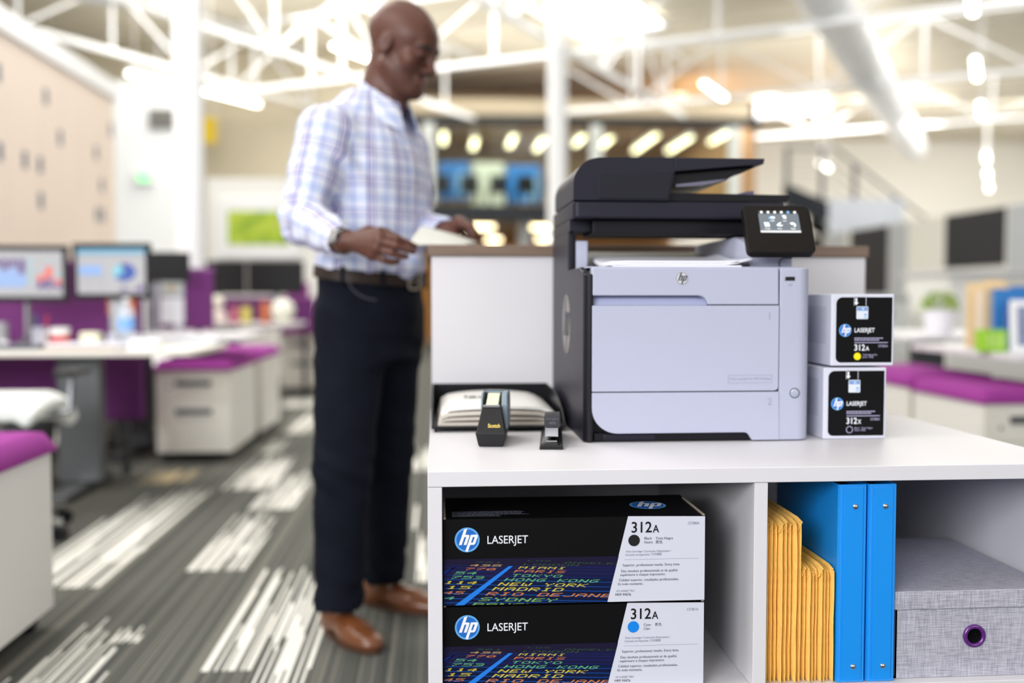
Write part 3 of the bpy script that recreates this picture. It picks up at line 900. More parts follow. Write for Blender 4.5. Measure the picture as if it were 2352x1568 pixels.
lidk.obj('lid', LIN, t, 0.002, 3)
g = B()
pr_ = []
for q in range(33):
    a = 2 * PI * q / 32
    pr_.append((hx + 0.0155 * math.cos(a), by0 - 0.0015, hz + 0.0155 * math.sin(a)))
g.tube(pr_, 0.0036, 12, cap=False)
g.obj('grommet', M('purple_enamel', (88, 28, 116), 0.2, coat=0.6), t)

# ------------------------------------------------------------------ desk things: letter tray, magazines, tape dispenser, stapler
t = thing('letter_tray', (0.12, 2.1, 0.7155), 'black letter tray full of wrapped magazines left of the printer', 'tray')
ty0, ty1, tx0, tx1 = 1.948, 2.285, -0.013, 0.252
B().box(tx0, tx1, ty0, ty1, 0.7215, 0.7245).obj('tray_floor', DARKER, t, 0.001)
B().box(tx0, tx1, ty1 - 0.003, ty1, 0.7245, 0.782).obj('back_wall', DARKER, t, 0.001)
sidep = [(ty0, 0.7215), (ty1, 0.7215), (ty1, 0.782), (2.14, 0.780), (2.06, 0.772), (2.0, 0.757), (1.962, 0.738), (ty0, 0.729)]
for a in (tx0, tx1 - 0.0028):
    B().prism(sidep, 'x', a, a + 0.0028).obj('side_wall', M('tray_black', (24, 24, 28), 0.25), t, 0.0008)
B().tube([(tx0, ty0, 0.7255), (tx1, ty0, 0.7255)], 0.0024, 8).obj('front_lip', M('tray_black', (24, 24, 28), 0.25), t)
for a in (tx0 + 0.006, tx1 - 0.012):
    for b_ in (ty0 + 0.004, ty1 - 0.012):
        B().box(a, a + 0.006, b_, b_ + 0.006, 0.7155, 0.7215).obj('foot', DARKER, t)
mg = [M('magazine_page', (206, 198, 188), 0.6, vary=0.1, vscale=300, stretch=(1, 1, 20)), M('magazine_cover', (236, 234, 230), 0.3), M('magazine_kraft', (196, 170, 140), 0.5)]
zb = 0.7252
for i in range(4):
    th = (0.007, 0.008, 0.009, 0.008)[i]
    xa, xb = 0.0 + 0.002 * i, 0.236 - 0.003 * (3 - i)
    ya, yb = 1.962 + 0.004 * (i % 2), 2.235 + 0.006 * i
    P = []
    for q in range(15):
        row = []
        for j in range(9):
            u, v = q / 14, j / 8
            drop = 0.006 * max(0, (u - 0.86) / 0.14) ** 1.6 + 0.004 * max(0, (0.08 - u) / 0.08)
            row.append((xa + (xb - xa) * u, ya + (yb - ya) * v, zb + th + 0.010 * (i / 3) * math.sin(PI * min(1, u * 1.02)) ** 0.8 * (0.6 + 0.4 * v) - drop * i * 0.6))
        P.append(row)
    k = B().sheet(P, th * 0.85 if i else th * 0.95)
    o = k.obj('magazine', [mg[1] if i == 3 else mg[0]], None, 0.0008, ang=60)
    tag(o, ['film wrapped magazine at the very bottom of the letter tray', 'film wrapped magazine second from the bottom in the letter tray', 'film wrapped magazine just under the top white one in the letter tray', 'white topped magazine on top of the pile in the letter tray'][i], 'magazine', 'magazines in the letter tray')
    zb += th + 0.0006
    if i == 3:
        lb = B()
        for (ua, ub, va, vb) in ((0.22, 0.245, 0.52, 0.6), (0.26, 0.33, 0.5, 0.56), (0.345, 0.40, 0.5, 0.54)):
            zz_ = zb - 0.0006 + 0.010 * 0.8
            lb.box(xa + (xb - xa) * ua, xa + (xb - xa) * ub, ya + (yb - ya) * va, ya + (yb - ya) * vb, zz_ + 0.0002, zz_ + 0.0012)
        lb.obj('address_print', INKD, o)

t = thing('tape_dispenser', (0.094, 1.82, 0.7155), 'black desktop tape dispenser with a grey cheek beside the letter tray', 'tape dispenser')
def loft(secs):
    k = B()
    n = len(secs[0])
    for s in secs:
        k.v += [tuple(p) for p in s]
    for i in range(len(secs) - 1):
        for q in range(n):
            k.f.append((i * n + q, i * n + (q + 1) % n, (i + 1) * n + (q + 1) % n, (i + 1) * n + q))
    k.f.append(tuple(range(n))[::-1]); k.f.append(tuple(range((len(secs) - 1) * n, len(secs) * n)))
    k.m = [0] * len(k.f)
    return k
def sec(x0_, x1_, y0_, y1_, z): return [(x0_, y0_, z), (x1_, y0_, z), (x1_, y1_, z), (x0_, y1_, z)]
TB = M('dispenser_black', (34, 33, 35), 0.5, vary=0.06, vscale=700, spec=0.25)
loft([sec(0.0715, 0.1155, 1.752, 1.898, 0.7158), sec(0.0665, 0.1205, 1.746, 1.905, 0.7395), sec(0.068, 0.119, 1.7475, 1.903, 0.7425), sec(0.077, 0.111, 1.772, 1.80, 0.7845)]).obj('base', TB, t, 0.002, 3)
chk = [(1.79, 0.742), (1.786, 0.786)] + arc(1.806, 0.786, 0.02, 180, 90, 6) + [(1.84, 0.8065)] + arc(1.865, 0.772, 0.034, 90, 0, 8) + [(1.903, 0.742)]
GB = M('dispenser_grey_blue', (124, 138, 150), 0.5)
B().prism(chk, 'x', 0.0735, 0.0765).obj('cheek', GB, t, 0.001)
B().prism(chk, 'x', 0.1105, 0.1215).obj('cheek', GB, t, 0.003, 3)
B().box(0.0765, 0.1105, 1.875, 1.9, 0.742, 0.775).obj('rear_housing', GB, t, 0.003)
rl = B()
for q in range(33):
    a = 2 * PI * q / 32
    for (x_, r_) in ((0.083, 0.0285), (0.1055, 0.0285), (0.1055, 0.0135), (0.083, 0.0135)):
        rl.v.append((x_, 1.838 + r_ * math.cos(a), 0.7735 + r_ * math.sin(a)))
for q in range(32):
    for s in range(4):
        rl.f.append((q * 4 + s, q * 4 + (s + 1) % 4, q * 4 + 4 + (s + 1) % 4, q * 4 + 4 + s)); rl.m.append(0)
roll_o = tag(rl.obj('tape_roll', M('tape_cream', (226, 226, 196), 0.35), None), 'cream roll of clear tape seated in the black dispenser', 'tape')
P = [[(x_, y_, z_) for x_ in (0.0835, 0.105)] for y_, z_ in ((1.838, 0.8028), (1.815, 0.799), (1.792, 0.7925), (1.7725, 0.7875))]
B().sheet(P, 0.0006).obj('tape_strip', M('tape_cream', (226, 226, 196), 0.35), t)
B().box(0.0785, 0.1085, 1.769, 1.774, 0.7838, 0.788).obj('cutter', CHROME, t, 0.0006)
L = B()
sv_ = Vector((0, 0.0265, 0.042)).normalized()
text(L, 'Scotch', Vector((0.0885, 1.7475, 0.7425)) + sv_ * 0.008 + Vector((0, -0.0002, 0)), (1, 0, 0), sv_, 0.0072, 0.0215, 0, 0.0012, 0.02)
L.obj('lettering', M('gold_print', (226, 200, 96), 0.5), t, smooth=False)
B().prism([(1.869, 0.742), (1.869, 0.79), (1.862, 0.8015), (1.850, 0.8065), (1.848, 0.8065), (1.848, 0.803), (1.866, 0.787), (1.867, 0.742)], 'x', 0.0765, 0.1105).obj('rear_housing', GB, t)
t.rotation_euler = (0, 0, -0.12)
t.location.x += 0.008
RZ = Matrix.Translation((0.102, 1.82, 0)) @ Matrix.Rotation(-0.12, 4, 'Z') @ Matrix.Translation((-0.094, -1.82, 0))
roll_o.location = RZ.translation
roll_o.rotation_euler = (0, 0, -0.12)

t = thing('stapler', (0.2, 1.82, 0.7155), 'black stapler facing forward between tape dispenser and printer', 'stapler')
loft([sec(0.177, 0.219, 1.711, 1.92, 0.7156), sec(0.178, 0.218, 1.712, 1.918, 0.7225), sec(0.1845, 0.2125, 1.724, 1.90, 0.7265)]).obj('base_plate', M('stapler_gloss_black', (22, 22, 24), 0.15), t, 0.0012, 3)
B().box(0.189, 0.208, 1.728, 1.742, 0.7265, 0.7285).obj('anvil', CHROME, t, 0.0006)
hd = B().prism([(1.731, 0.751), (1.731, 0.7725), (1.735, 0.7745), (1.78, 0.774), (1.86, 0.760), (1.915, 0.746), (1.915, 0.7265), (1.90, 0.7265), (1.89, 0.74)], 'x', 0.1855, 0.2138)
hd.obj('head', M('stapler_black', (40, 39, 46), 0.4), t, 0.002, 3)
mgz = B().prism([(1.735, 0.7345), (1.735, 0.7505), (1.87, 0.742), (1.885, 0.732)], 'x', 0.1895, 0.2075)
mgz.obj('magazine_rail', CHROME, t, 0.001)
B().box(0.1872, 0.19, 1.734, 1.75, 0.735, 0.7508).obj('throat_side', CHROME, t)
B().box(0.207, 0.2098, 1.734, 1.75, 0.735, 0.7508).obj('throat_side', CHROME, t)
L = B()
text(L, 'Swingline', (0.1888, 1.731, 0.7655), (1, 0, 0), (0, 0, 1), 0.0036, 0.022, 0, 0.0006)
text(L, '405', (0.1938, 1.731, 0.7572), (1, 0, 0), (0, 0, 1), 0.0048, 0.012, 0, 0.0006)
L.obj('lettering', M('stapler_print', (98, 98, 108), 0.5), t, smooth=False)
t.rotation_euler = (0, 0, -0.12)
t.location.x += 0.0115
# ================================================================== the room
# carpet: planks of dark grey pile with pale streaked patches, all running away from the storage unit
CAR = []
for nm, c_ in (('carpet_grey', (82, 83, 79)), ('carpet_grey_light', (104, 103, 96)), ('carpet_grey_dark', (68, 70, 67)), ('carpet_pale', (216, 215, 208)), ('carpet_sand', (176, 160, 128))):
    CAR.append(M(nm, c_, 0.95, vary=0.10, vscale=1, stretch=(700, 30, 30), spec=0.2))
patches = [(-1.10, -0.86, 2.05, 3.13, 3), (-0.60, -0.40, 2.62, 3.62, 3), (-0.88, -0.72, 3.60, 4.6, 3), (-1.46, -1.14, 3.42, 5.15, 3), (-1.08, -0.82, 5.12, 6.2, 3), (-0.88, -0.66, 4.63, 5.66, 3),
           (-1.12, -0.90, 7.2, 8.55, 3), (-1.42, -1.08, 8.9, 9.8, 3), (-1.58, -1.34, 5.3, 5.75, 4), (-0.46, -0.35, 2.45, 3.42, 3), (-0.40, -0.28, 4.05, 4.8, 3), (-0.11, 0.02, 3.40, 4.15, 3), (-0.97, -0.86, 2.86, 3.0, 3),
           (-0.23, -0.10, 4.18, 4.9, 3), (-0.80, -0.64, 7.6, 8.6, 3), (-1.2, -0.95, 10.2, 11.2, 3), (-0.62, -0.42, 6.2, 7.0, 3), (-1.14, -0.98, 6.3, 6.95, 3), (-2.6, -2.2, 4.0, 4.4, 4), (-0.2, 0.0, 5.6, 6.6, 3)]
rn = random.Random(11)
for q in range(60):
    xa, ya = rn.uniform(1.3, 12), rn.uniform(0.5, 24)
    patches.append((xa, xa + rn.uniform(0.15, 0.4), ya, ya + rn.uniform(0.6, 1.4), 3))
for q in range(14):
    xa, ya = rn.uniform(-3.0, -1.7), rn.uniform(0.2, 14)
    patches.append((xa, xa + rn.uniform(0.15, 0.4), ya, ya + rn.uniform(0.6, 1.4), 3))
k = B()
FX0, FX1, FY0, FY1 = -9.0, 18.0, -5.0, 34.0
xs = [FX0, -6.0, -3.2]
x = -3.2
while x < 1.3:
    x += 0.0068 if x < -0.0 else 0.016
    xs.append(x)
while x < 13:
    x += 0.035
    xs.append(x)
xs.append(FX1)
for i in range(len(xs) - 1):
    xm = (xs[i] + xs[i + 1]) / 2
    seg_ = []
    for (pa, pb, qa, qb, mi) in patches:
        if pa - 0.02 <= xm <= pb + 0.02:
            r1 = rn.random()
            edge = min(xm - pa, pb - xm)
            if r1 < 0.27 or (edge < 0.03 and r1 < 0.6):
                continue
            far = qb - (qb - qa) * (0.7 * rn.random() ** 1.4)
            near = qa + (0.0 if rn.random() < 0.75 else (qb - qa) * 0.3 * rn.random())
            if far - near > 0.05:
                seg_.append((near, far, mi))
    seg_.sort()
    y = FY0
    base = rn.choice([0, 0, 1, 2])
    for a, b_, mi in seg_:
        if a < y:
            continue
        k.add([(xs[i], y, 0), (xs[i + 1], y, 0), (xs[i + 1], a, 0), (xs[i], a, 0)], [(0, 1, 2, 3)], base)
        k.add([(xs[i], a, 0), (xs[i + 1], a, 0), (xs[i + 1], b_, 0), (xs[i], b_, 0)], [(0, 1, 2, 3)], mi)
        y = b_
    k.add([(xs[i], y, 0), (xs[i + 1], y, 0), (xs[i + 1], FY1, 0), (xs[i], FY1, 0)], [(0, 1, 2, 3)], base)
tag(k.obj('floor', CAR, None, smooth=False), kind='structure')

DECK = M('deck_cream', (226, 218, 200), 0.8, vary=0.06, vscale=0.35)
TW = M('truss_white', (238, 240, 242), 0.45)
ROT = -math.atan2(0.506, 0.863)          # the roof runs at an angle to the furniture
TA = Vector((0.506, 0.863, 0)); TBv = Vector((0.863, -0.506, 0))


def AB(b_, a):                            # place in the roof grid -> room x, y
    p_ = TBv * b_ + TA * a
    return p_.x, p_.y


def empty_grid(name, b_, a, z, label, cat, group=None):
    x_, y_ = AB(b_, a)
    o = thing(name, (x_, y_, z), label, cat, group)
    o.rotation_euler = (0, 0, ROT)
    return o


def local(b, name, mats, par, **kw):      # part given in the thing's own axes
    loc, par_loc = None, par.location.copy()
    o = b.obj(name, mats, None, **kw)
    o.parent = par
    return o


ck = B()
ck.box(-32, 30, -22, 42, 0, 0.12)
for q in range(-21, 41):
    ck.box(-32, 30, q, q + 0.09, -0.055, 0)
cl = ck.obj('ceiling', DECK, None, smooth=False)
cl.rotation_euler = (0, 0, ROT)
cl.location = (0, 0, 5.32)
tag(cl, kind='structure')

# walls
B().box(-9.0, 18.0, 27.0, 27.15, 0, 5.3).obj('wall_back', M('back_wall_cream', (244, 241, 232), 0.8), None)
tag(bpy.data.objects['wall_back'], kind='structure')
tag(B().box(-6.6, -1.0, 18.0, 18.15, 0, 5.3).obj('wall_far_left', M('far_wall_beige', (212, 202, 178), 0.8, vary=0.05, vscale=0.6), None), kind='structure')
tag(B().box(-5.6, -3.45, 14.0, 14.12, 0, 3.9).obj('wall_white', M('far_white', (236, 239, 241), 0.7), None), kind='structure')
tag(B().box(-9.1, -9.0, -5, 27, 0, 5.3).obj('wall_left', WALLW, None), kind='structure')
tag(B().box(18.0, 18.1, -5, 27, 0, 5.3).obj('wall_right', WALLW, None), kind='structure')

# acoustic wall on the left: timber board with little square holes, white beam on top
t = thing('acoustic_wall', (-3.2, 7.0, 0), 'pale birch acoustic wall with small grey slots on the left', 'wall panel')
BIR = M('birch_board', (228, 213, 200), 0.6, vary=0.05, vscale=1.6, stretch=(1, 1, 0.3))
B().box(-3.35, -3.12, 3.8, 10.0, 0, 2.88).obj('board', BIR, t)
sl = B()
rn = random.Random(5)
for q in range(8):
    zz_ = 0.55 + 0.28 * q
    for j in range(40):
        yy = 4.2 + 0.145 * j
        if rn.random() < 0.24:
            sl.box(-3.1205, -3.118, yy, yy + 0.085, zz_, zz_ + 0.13)
sl.obj('slots', M('slot_grey', (92, 106, 120), 0.7), t, smooth=False)
B().box(-3.38, -3.09, 3.75, 10.05, 2.881, 3.05).obj('top_beam', TW, t, 0.004)

# columns
for i, (x_, y_, lab) in enumerate(((-1.93, 8.0, 'round white column behind the desk with two monitors'), (1.445, 12.0, 'round white column behind the man, before the glass mezzanine'))):
    t = thing('column', (x_, y_, 0), lab, 'column', 'white steel columns')
    r_ = 0.112 if i == 0 else 0.115
    B().cyl((x_, y_, 0.0), (x_, y_, 5.2), r_, n=40).obj('shaft', TW, t)
    B().box(x_ - 0.17, x_ + 0.17, y_ - 0.17, y_ + 0.17, 0.0, 0.02).obj('base_plate', TW, t)
    B().box(x_ - 0.16, x_ + 0.16, y_ - 0.16, y_ + 0.16, 5.2, 5.25).obj('cap_plate', TW, t)

# roof trusses
def truss(b_, a, axis, length, zb_, zt, step, label, w=0.072):
    t = empty_grid('roof_truss', b_, a, zb_, label, 'truss', 'white roof trusses')
    h = zt - zb_
    def P(u, z): return (u, 0, z) if axis == 'B' else (0, u, z)
    def bar(p, q, ww, name):
        p, q = Vector(p), Vector(q)
        o = B().cyl(p, q, ww / 2 * 1.25, n=4).obj(name, TW, None, smooth=False)
        o.parent = t
    bar(P(0, 0), P(length, 0), w, 'bottom_chord')
    bar(P(0, h), P(length, h), w, 'top_chord')
    n = int(length / step)
    web = B()
    for q in range(n + 1):
        web.cyl(P(q * step, 0.02), P(q * step, h - 0.02), w * 0.42, n=4)
        if q < n:
            a_, c_ = (0, h) if q % 2 else (h, 0)
            web.cyl(P(q * step, a_), P((q + 1) * step, c_), w * 0.36, n=4)
    o = web.obj('web', TW, None, smooth=False)
    o.parent = t
    return t


truss(-8.4, 3.0, 'A', 12.6, 4.12, 5.18, 1.45, 'white roof truss left of the columns, running over the desks')
truss(-5.15, 3.0, 'A', 14.5, 4.2, 5.2, 1.5, 'white roof truss carried by the two round columns')
truss(1.6, 5.0, 'A', 27, 4.3, 5.2, 1.6, 'white roof truss running over the right side of the office')
truss(-12.5, 12.3, 'B', 25, 4.2, 5.2, 1.55, 'white cross truss over the man, nearest of the cross trusses')
truss(-7.3, 16.4, 'B', 21, 4.25, 5.2, 1.55, 'white cross truss before the mezzanine, middle of the cross trusses')
truss(-5.0, 21.0, 'B', 19, 4.3, 5.2, 1.6, 'white cross truss farthest away, beyond the skylights')
truss(-10.9, 7.0, 'A', 7.3, 4.3, 5.2, 1.45, 'white roof truss nearest the acoustic wall')

# duct
t = empty_grid('air_duct', -1.95, 4.0, 4.55, 'long white round air duct under the roof on the right', 'duct')
dk = B()
dk.tube([(0, 0, 0), (0, 22, 0)], 0.30, 32)
o = dk.obj('duct_pipe', M('duct_white', (232, 234, 236), 0.4), None); o.parent = t
for q in range(9):
    o = B().tube([(0, 2.4 * q + 1.2, 0), (0, 2.4 * q + 1.26, 0)], 0.315, 32).obj('seam_ring', TW, None); o.parent = t
for q in range(5):
    o = B().cyl((0, 4.6 * q + 2, 0.30), (0, 4.6 * q + 2, 0.72), 0.012, n=6).obj('hanger', TW, None); o.parent = t

# ceiling diffuser, upper left
t = thing('ceiling_diffuser', (-3.9, 12.2, 4.5), 'round grey ceiling diffuser hanging at the upper left', 'vent')
B().lathe([(0.10, 0.25), (0.14, 0.12), (0.34, 0.03), (0.36, 0.0), (0.001, -0.01)], (-3.9, 12.2, 4.5), 36).obj('cone', M('diffuser_grey', (196, 200, 204), 0.4), t)
B().cyl((-3.9, 12.2, 4.75), (-3.9, 12.2, 5.3), 0.10, n=20).obj('neck', TW, t)

# pendant lamps (all point along the roof grid)
LAMP = M('lamp_tube', (255, 252, 240), 0.4, emit=9.0)
LW = M('lamp_warm', (255, 236, 190), 0.4, emit=7.0)
SKY = M('skylight_glow', (250, 252, 255), 0.5, emit=3.5)
def pendant(x_, y_, z, ln, label, group='linear pendant lamps', mat=LAMP, r_=0.035, rot=ROT, top=5.3):
    t = thing('pendant_lamp', (x_, y_, z), label, 'lamp', group)
    t.rotation_euler = (0, 0, rot)
    o = B().prism(rrect(-r_ * 1.15, -0.012, r_ * 1.15, 0.05, 0.008, 3), 'y', -ln / 2 - 0.01, ln / 2 + 0.01).obj('housing', TW, None); o.parent = t
    o = B().prism([(-r_, -0.035), (r_, -0.035), (r_, -0.0125), (-r_, -0.0125)], 'y', -ln / 2, ln / 2).obj('lamp_diffuser', mat, None, 0.006); o.parent = t
    for s in (-0.4, 0.4):
        o = B().cyl((0, ln * s, 0.05), (0, ln * s, top - z), 0.004, n=5).obj('cable', TW, None); o.parent = t
    return t


pl = [(-3.65, 13.66, 'pendant lamp just left of the column, over the acoustic wall end'), (-2.93, 14.75, 'pendant lamp just right of the column on the left'), (-0.89, 12.07, 'pendant lamp whose end shows beside the back of the man\u2019s head'),
      (3.84, 13.72, 'slanting pendant lamp above the printer, right of the far column'), (7.55, 19.1, 'small far pendant lamp above the staircase')]
for x_, y_, lab in pl:
    pendant(x_, y_, 3.85 if y_ < 19 else 3.55, 1.1, lab)
row = [(5.1, 9.3), (6.76, 12.18), (8.32, 14.83), (11.3, 19.9), (12.9, 22.65), (14.4, 25.2)]
nm = ['first and nearest', 'second', 'third', 'fourth', 'fifth', 'sixth and farthest']
for i, (x_, y_) in enumerate(row):
    pendant(x_, y_, 3.85, 1.2 if i < 4 else 1.3, '%s lamp down the row of pendants at the right edge' % nm[i], 'row of pendants on the right')

# skylights
for (b_, a, sx_, sy_, lab) in ((-5.5, 14.45, 0.7, 0.8, 'bright skylight at the top of the view, right of the man'), (-4.55, 22.95, 1.0, 1.0, 'bright far skylight above the control panel of the printer')):
    t = empty_grid('skylight', b_, a, 5.25, lab, 'skylight', 'roof skylights')
    o = B().box(-sx_, sx_, -sy_, sy_, -0.01, 0.01).obj('skylight_pane', SKY, None); o.parent = t
    fr_ = B()
    for s in (-1, 1):
        fr_.box(s * (sx_ + 0.03) - 0.03, s * (sx_ + 0.03) + 0.03, -sy_ - 0.06, sy_ + 0.06, -0.05, 0.0)
        fr_.box(-sx_, sx_, s * (sy_ + 0.03) - 0.03, s * (sy_ + 0.03) + 0.03, -0.05, 0.0)
    o = fr_.obj('frame', TW, None, smooth=False); o.parent = t

# signs and vent on the far walls
t = thing('wall_vent', (-3.71, 13.98, 3.40), 'dark grey louvred vent high on the far left wall', 'vent')
B().box(-3.90, -3.52, 13.96, 13.995, 3.26, 3.52).obj('vent_frame', M('vent_grey', (110, 108, 104), 0.5), t, 0.004)
lv_ = B()
for q in range(8):
    lv_.box(-3.88, -3.54, 13.945, 13.96, 3.275 + q * 0.03, 3.29 + q * 0.03)
lv_.obj('louvres', M('vent_slat', (132, 130, 126), 0.5), t, smooth=False)
t = thing('exit_sign', (-3.97, 13.96, 2.6), 'green lit sign on the far white wall left of the column', 'sign')
B().box(-4.10, -3.84, 13.93, 13.995, 2.52, 2.70).obj('sign_box', WALLW, t, 0.006)
B().box(-4.04, -3.90, 13.925, 13.9295, 2.545, 2.665).obj('sign_face', M('sign_green', (120, 240, 150), 0.4, emit=1.2), t)
t = thing('hanging_sign', (-3.9, 17.2, 3.93), 'yellow square sign right of the column at the left', 'sign')
B().box(-3.98, -3.70, 17.18, 17.22, 3.55, 3.98).obj('sign_board', M('sign_yellow', (240, 206, 12), 0.5), t, 0.01)
for a in (-3.95, -3.73):
    B().cyl((a, 17.2, 3.98), (a, 17.2, 5.28), 0.008, n=6).obj('hanger', TW, t)

# white end wall with framed picture behind the man
tag(B().box(-2.70, -0.9, 12.0, 12.2, 0, 2.37).obj('wall_partition', WALLW, None, 0.004), kind='structure')
ART = bpy.data.materials.new('leafy_print')
ART.use_nodes = True
nt = ART.node_tree; p = nt.nodes['Principled BSDF']; p.inputs['Roughness'].default_value = 0.6
nz = nt.nodes.new('ShaderNodeTexNoise'); nz.inputs['Scale'].default_value = 7; nz.inputs['Detail'].default_value = 3
tc = nt.nodes.new('ShaderNodeTexCoord'); nt.links.new(tc.outputs['Object'], nz.inputs['Vector'])
rp_ = nt.nodes.new('ShaderNodeValToRGB'); nt.links.new(nz.outputs['Fac'], rp_.inputs[0])
e0 = rp_.color_ramp.elements
e0[0].position, e0[0].color = 0.32, rgb((120, 150, 40)); e0[1].position, e0[1].color = 0.5, rgb((166, 196, 44))
x_ = e0.new(0.66); x_.color = rgb((190, 206, 70)); x_ = e0.new(0.74); x_.color = rgb((150, 140, 110))
nt.links.new(rp_.outputs[0], p.inputs['Base Color'])
t = thing('framed_picture', (-2.05, 11.98, 1.8), 'lime green leafy picture in a white frame behind the man', 'picture')
B().box(-2.57, -1.62, 11.94, 11.995, 1.43, 2.12).obj('frame', TW, t, 0.006)
B().box(-2.45, -1.74, 11.93, 11.9395, 1.585, 1.98).obj('print', ART, t)

# ------------------------------------------------------------------ mezzanine with glass room at the back
IRON = M('dark_iron', (40, 44, 50), 0.5, spec=0.2)
WB = M('warm_timber', (176, 138, 96), 0.6, vary=0.10, vscale=1.2)
mz = thing('mezzanine', (2.8, 20.0, 0), 'two storey glass fronted mezzanine with dark beams at the back', 'mezzanine')
B().box(-0.6, 5.9, 18.0, 18.25, 4.08, 4.22).obj('roof_beam', IRON, mz)
B().box(-0.6, 5.9, 18.25, 25.0, 4.56, 4.62).obj('soffit', WB, mz)
B().box(-0.6, 5.9, 18.25, 18.3, 4.22, 4.6).obj('upstand', M('mezz_beige', (206, 192, 166), 0.7), mz)
B().box(-0.6, 2.1, 18.0, 18.2, 2.34, 2.62).obj('floor_beam', IRON, mz)
B().box(-0.6, 5.9, 18.2, 25.0, 2.40, 2.58).obj('floor_slab', M('mezz_slab', (120, 112, 104), 0.7), mz)
B().box(2.1, 5.9, 18.05, 18.2, 2.34, 2.62).obj('floor_beam', M('mezz_pale_beam', (206, 208, 206), 0.6), mz)
B().box(-0.6, 5.9, 24.9, 25.0, 2.58, 4.56).obj('rear_wall', M('mezz_rear', (186, 160, 124), 0.7, vary=0.1, vscale=0.8), mz)
B().box(5.8, 5.9, 18.25, 24.9, 2.58, 4.56).obj('end_wall', WB, mz)
for x_ in (-0.15, 2.88, 5.45):
    B().box(x_ - 0.10, x_ + 0.10, 18.02, 18.18, 2.62, 4.08).obj('mullion', M('mullion_white', (226, 232, 230), 0.5), mz)
for a, b_ in ((-0.05, 2.78), (2.98, 5.35)):
    B().box(a, b_, 18.08, 18.095, 2.62, 4.08).obj('glass_pane', glass('clear_glass', (236, 244, 242), 0.03), mz)
B().box(-0.6, 5.9, 21.5, 25.0, 0, 0.02).obj('lower_floor', M('lower_floor', (150, 120, 90), 0.6), mz)
B().box(-0.6, 5.9, 24.85, 25.0, 0.02, 2.4).obj('lower_wall', M('lower_timber', (186, 140, 84), 0.6), mz)
t = thing('column', (1.66, 19.0, 0), 'short white column under the mezzanine floor', 'column', 'white steel columns')
B().cyl((1.66, 19.0, 0.0), (1.66, 19.0, 2.395), 0.13, n=28).obj('shaft', TW, t)
B().cyl((1.66, 19.0, 0.0), (1.66, 19.0, 0.03), 0.2, n=28).obj('base_plate', TW, t)
for i, (x_, y_, ln) in enumerate(((0.13, 19.9, 1.3), (0.76, 20.6, 1.3), (1.50, 20.2, 1.4), (2.12, 20.6, 1.5), (2.85, 20.0, 1.1), (3.42, 20.4, 1.6), (4.25, 20.3, 2.2), (4.98, 20.4, 1.9), (5.55, 19.4, 1.3))):
    pendant(x_, y_, 4.12, ln, '%s glowing tube lamp from the left inside the glass mezzanine' % ['first', 'second', 'third', 'fourth', 'fifth', 'sixth', 'seventh', 'eighth', 'ninth'][i], 'tube lamps in the mezzanine', LW, 0.05, 0, 4.55)
for i, (x_, wd, zc) in enumerate(((0.38, 0.72, 3.62), (1.98, 0.78, 3.56))):
    t = thing('wall_display', (x_, 23.0, zc), ['blue display board at the left inside the mezzanine', 'blue display board at the right inside the mezzanine'][i], 'display', 'blue boards in the mezzanine')
    B().box(x_ - wd / 2, x_ + wd / 2, 22.95, 23.0, zc - 0.42, zc + 0.42).obj('board', M('display_blue', (40, 120, 200), 0.4, spec=0.2, emit=0.3), t, 0.01)  # glow added to both board colours, overhead light leaves their fronts dark
    B().box(x_ + wd * 0.1, x_ + wd / 2 - 0.05, 22.94, 22.949, zc - 0.36, zc + 0.2).obj('board_image', M('display_pale', (130, 176, 214), 0.4, emit=0.3), t)
    for s in (-0.25, 0.25):
        B().box(x_ + s - 0.02, x_ + s + 0.02, 22.955, 22.995, 2.581, zc - 0.42).obj('leg', IRON, t)
t = thing('whiteboard', (1.2, 23.2, 3.4), 'white board between the two blue boards in the mezzanine', 'whiteboard')
B().box(0.82, 1.55, 23.1, 23.14, 2.95, 4.05).obj('board', M('board_mint', (222, 232, 220), 0.4), t, 0.006)
for s in (0.9, 1.47):
    B().box(s - 0.02, s + 0.02, 23.1, 23.14, 2.581, 2.95).obj('leg', IRON, t)
for i, x_ in enumerate((0.08, 0.62, 1.18, 1.70, 2.22)):
    t = thing('office_chair', (x_, 19.4, 2.581), '%s black chair from the left behind the mezzanine glass' % ['first', 'second', 'third', 'fourth', 'fifth'][i], 'chair', 'chairs in the mezzanine')
    B().box(x_ - 0.2, x_ + 0.2, 19.2, 19.6, 2.98, 3.04).obj('seat', DARKER, t, 0.02)
    B().box(x_ - 0.18, x_ + 0.18, 19.16, 19.2, 3.0, 3.30).obj('backrest', DARKER, t, 0.015)
    for (a, b_) in ((-0.17, 19.23), (0.17, 19.23), (-0.17, 19.57), (0.17, 19.57)):
        B().cyl((x_ + a, b_, 2.581), (x_ + a, b_, 2.98), 0.015, n=8).obj('leg', IRON, t)
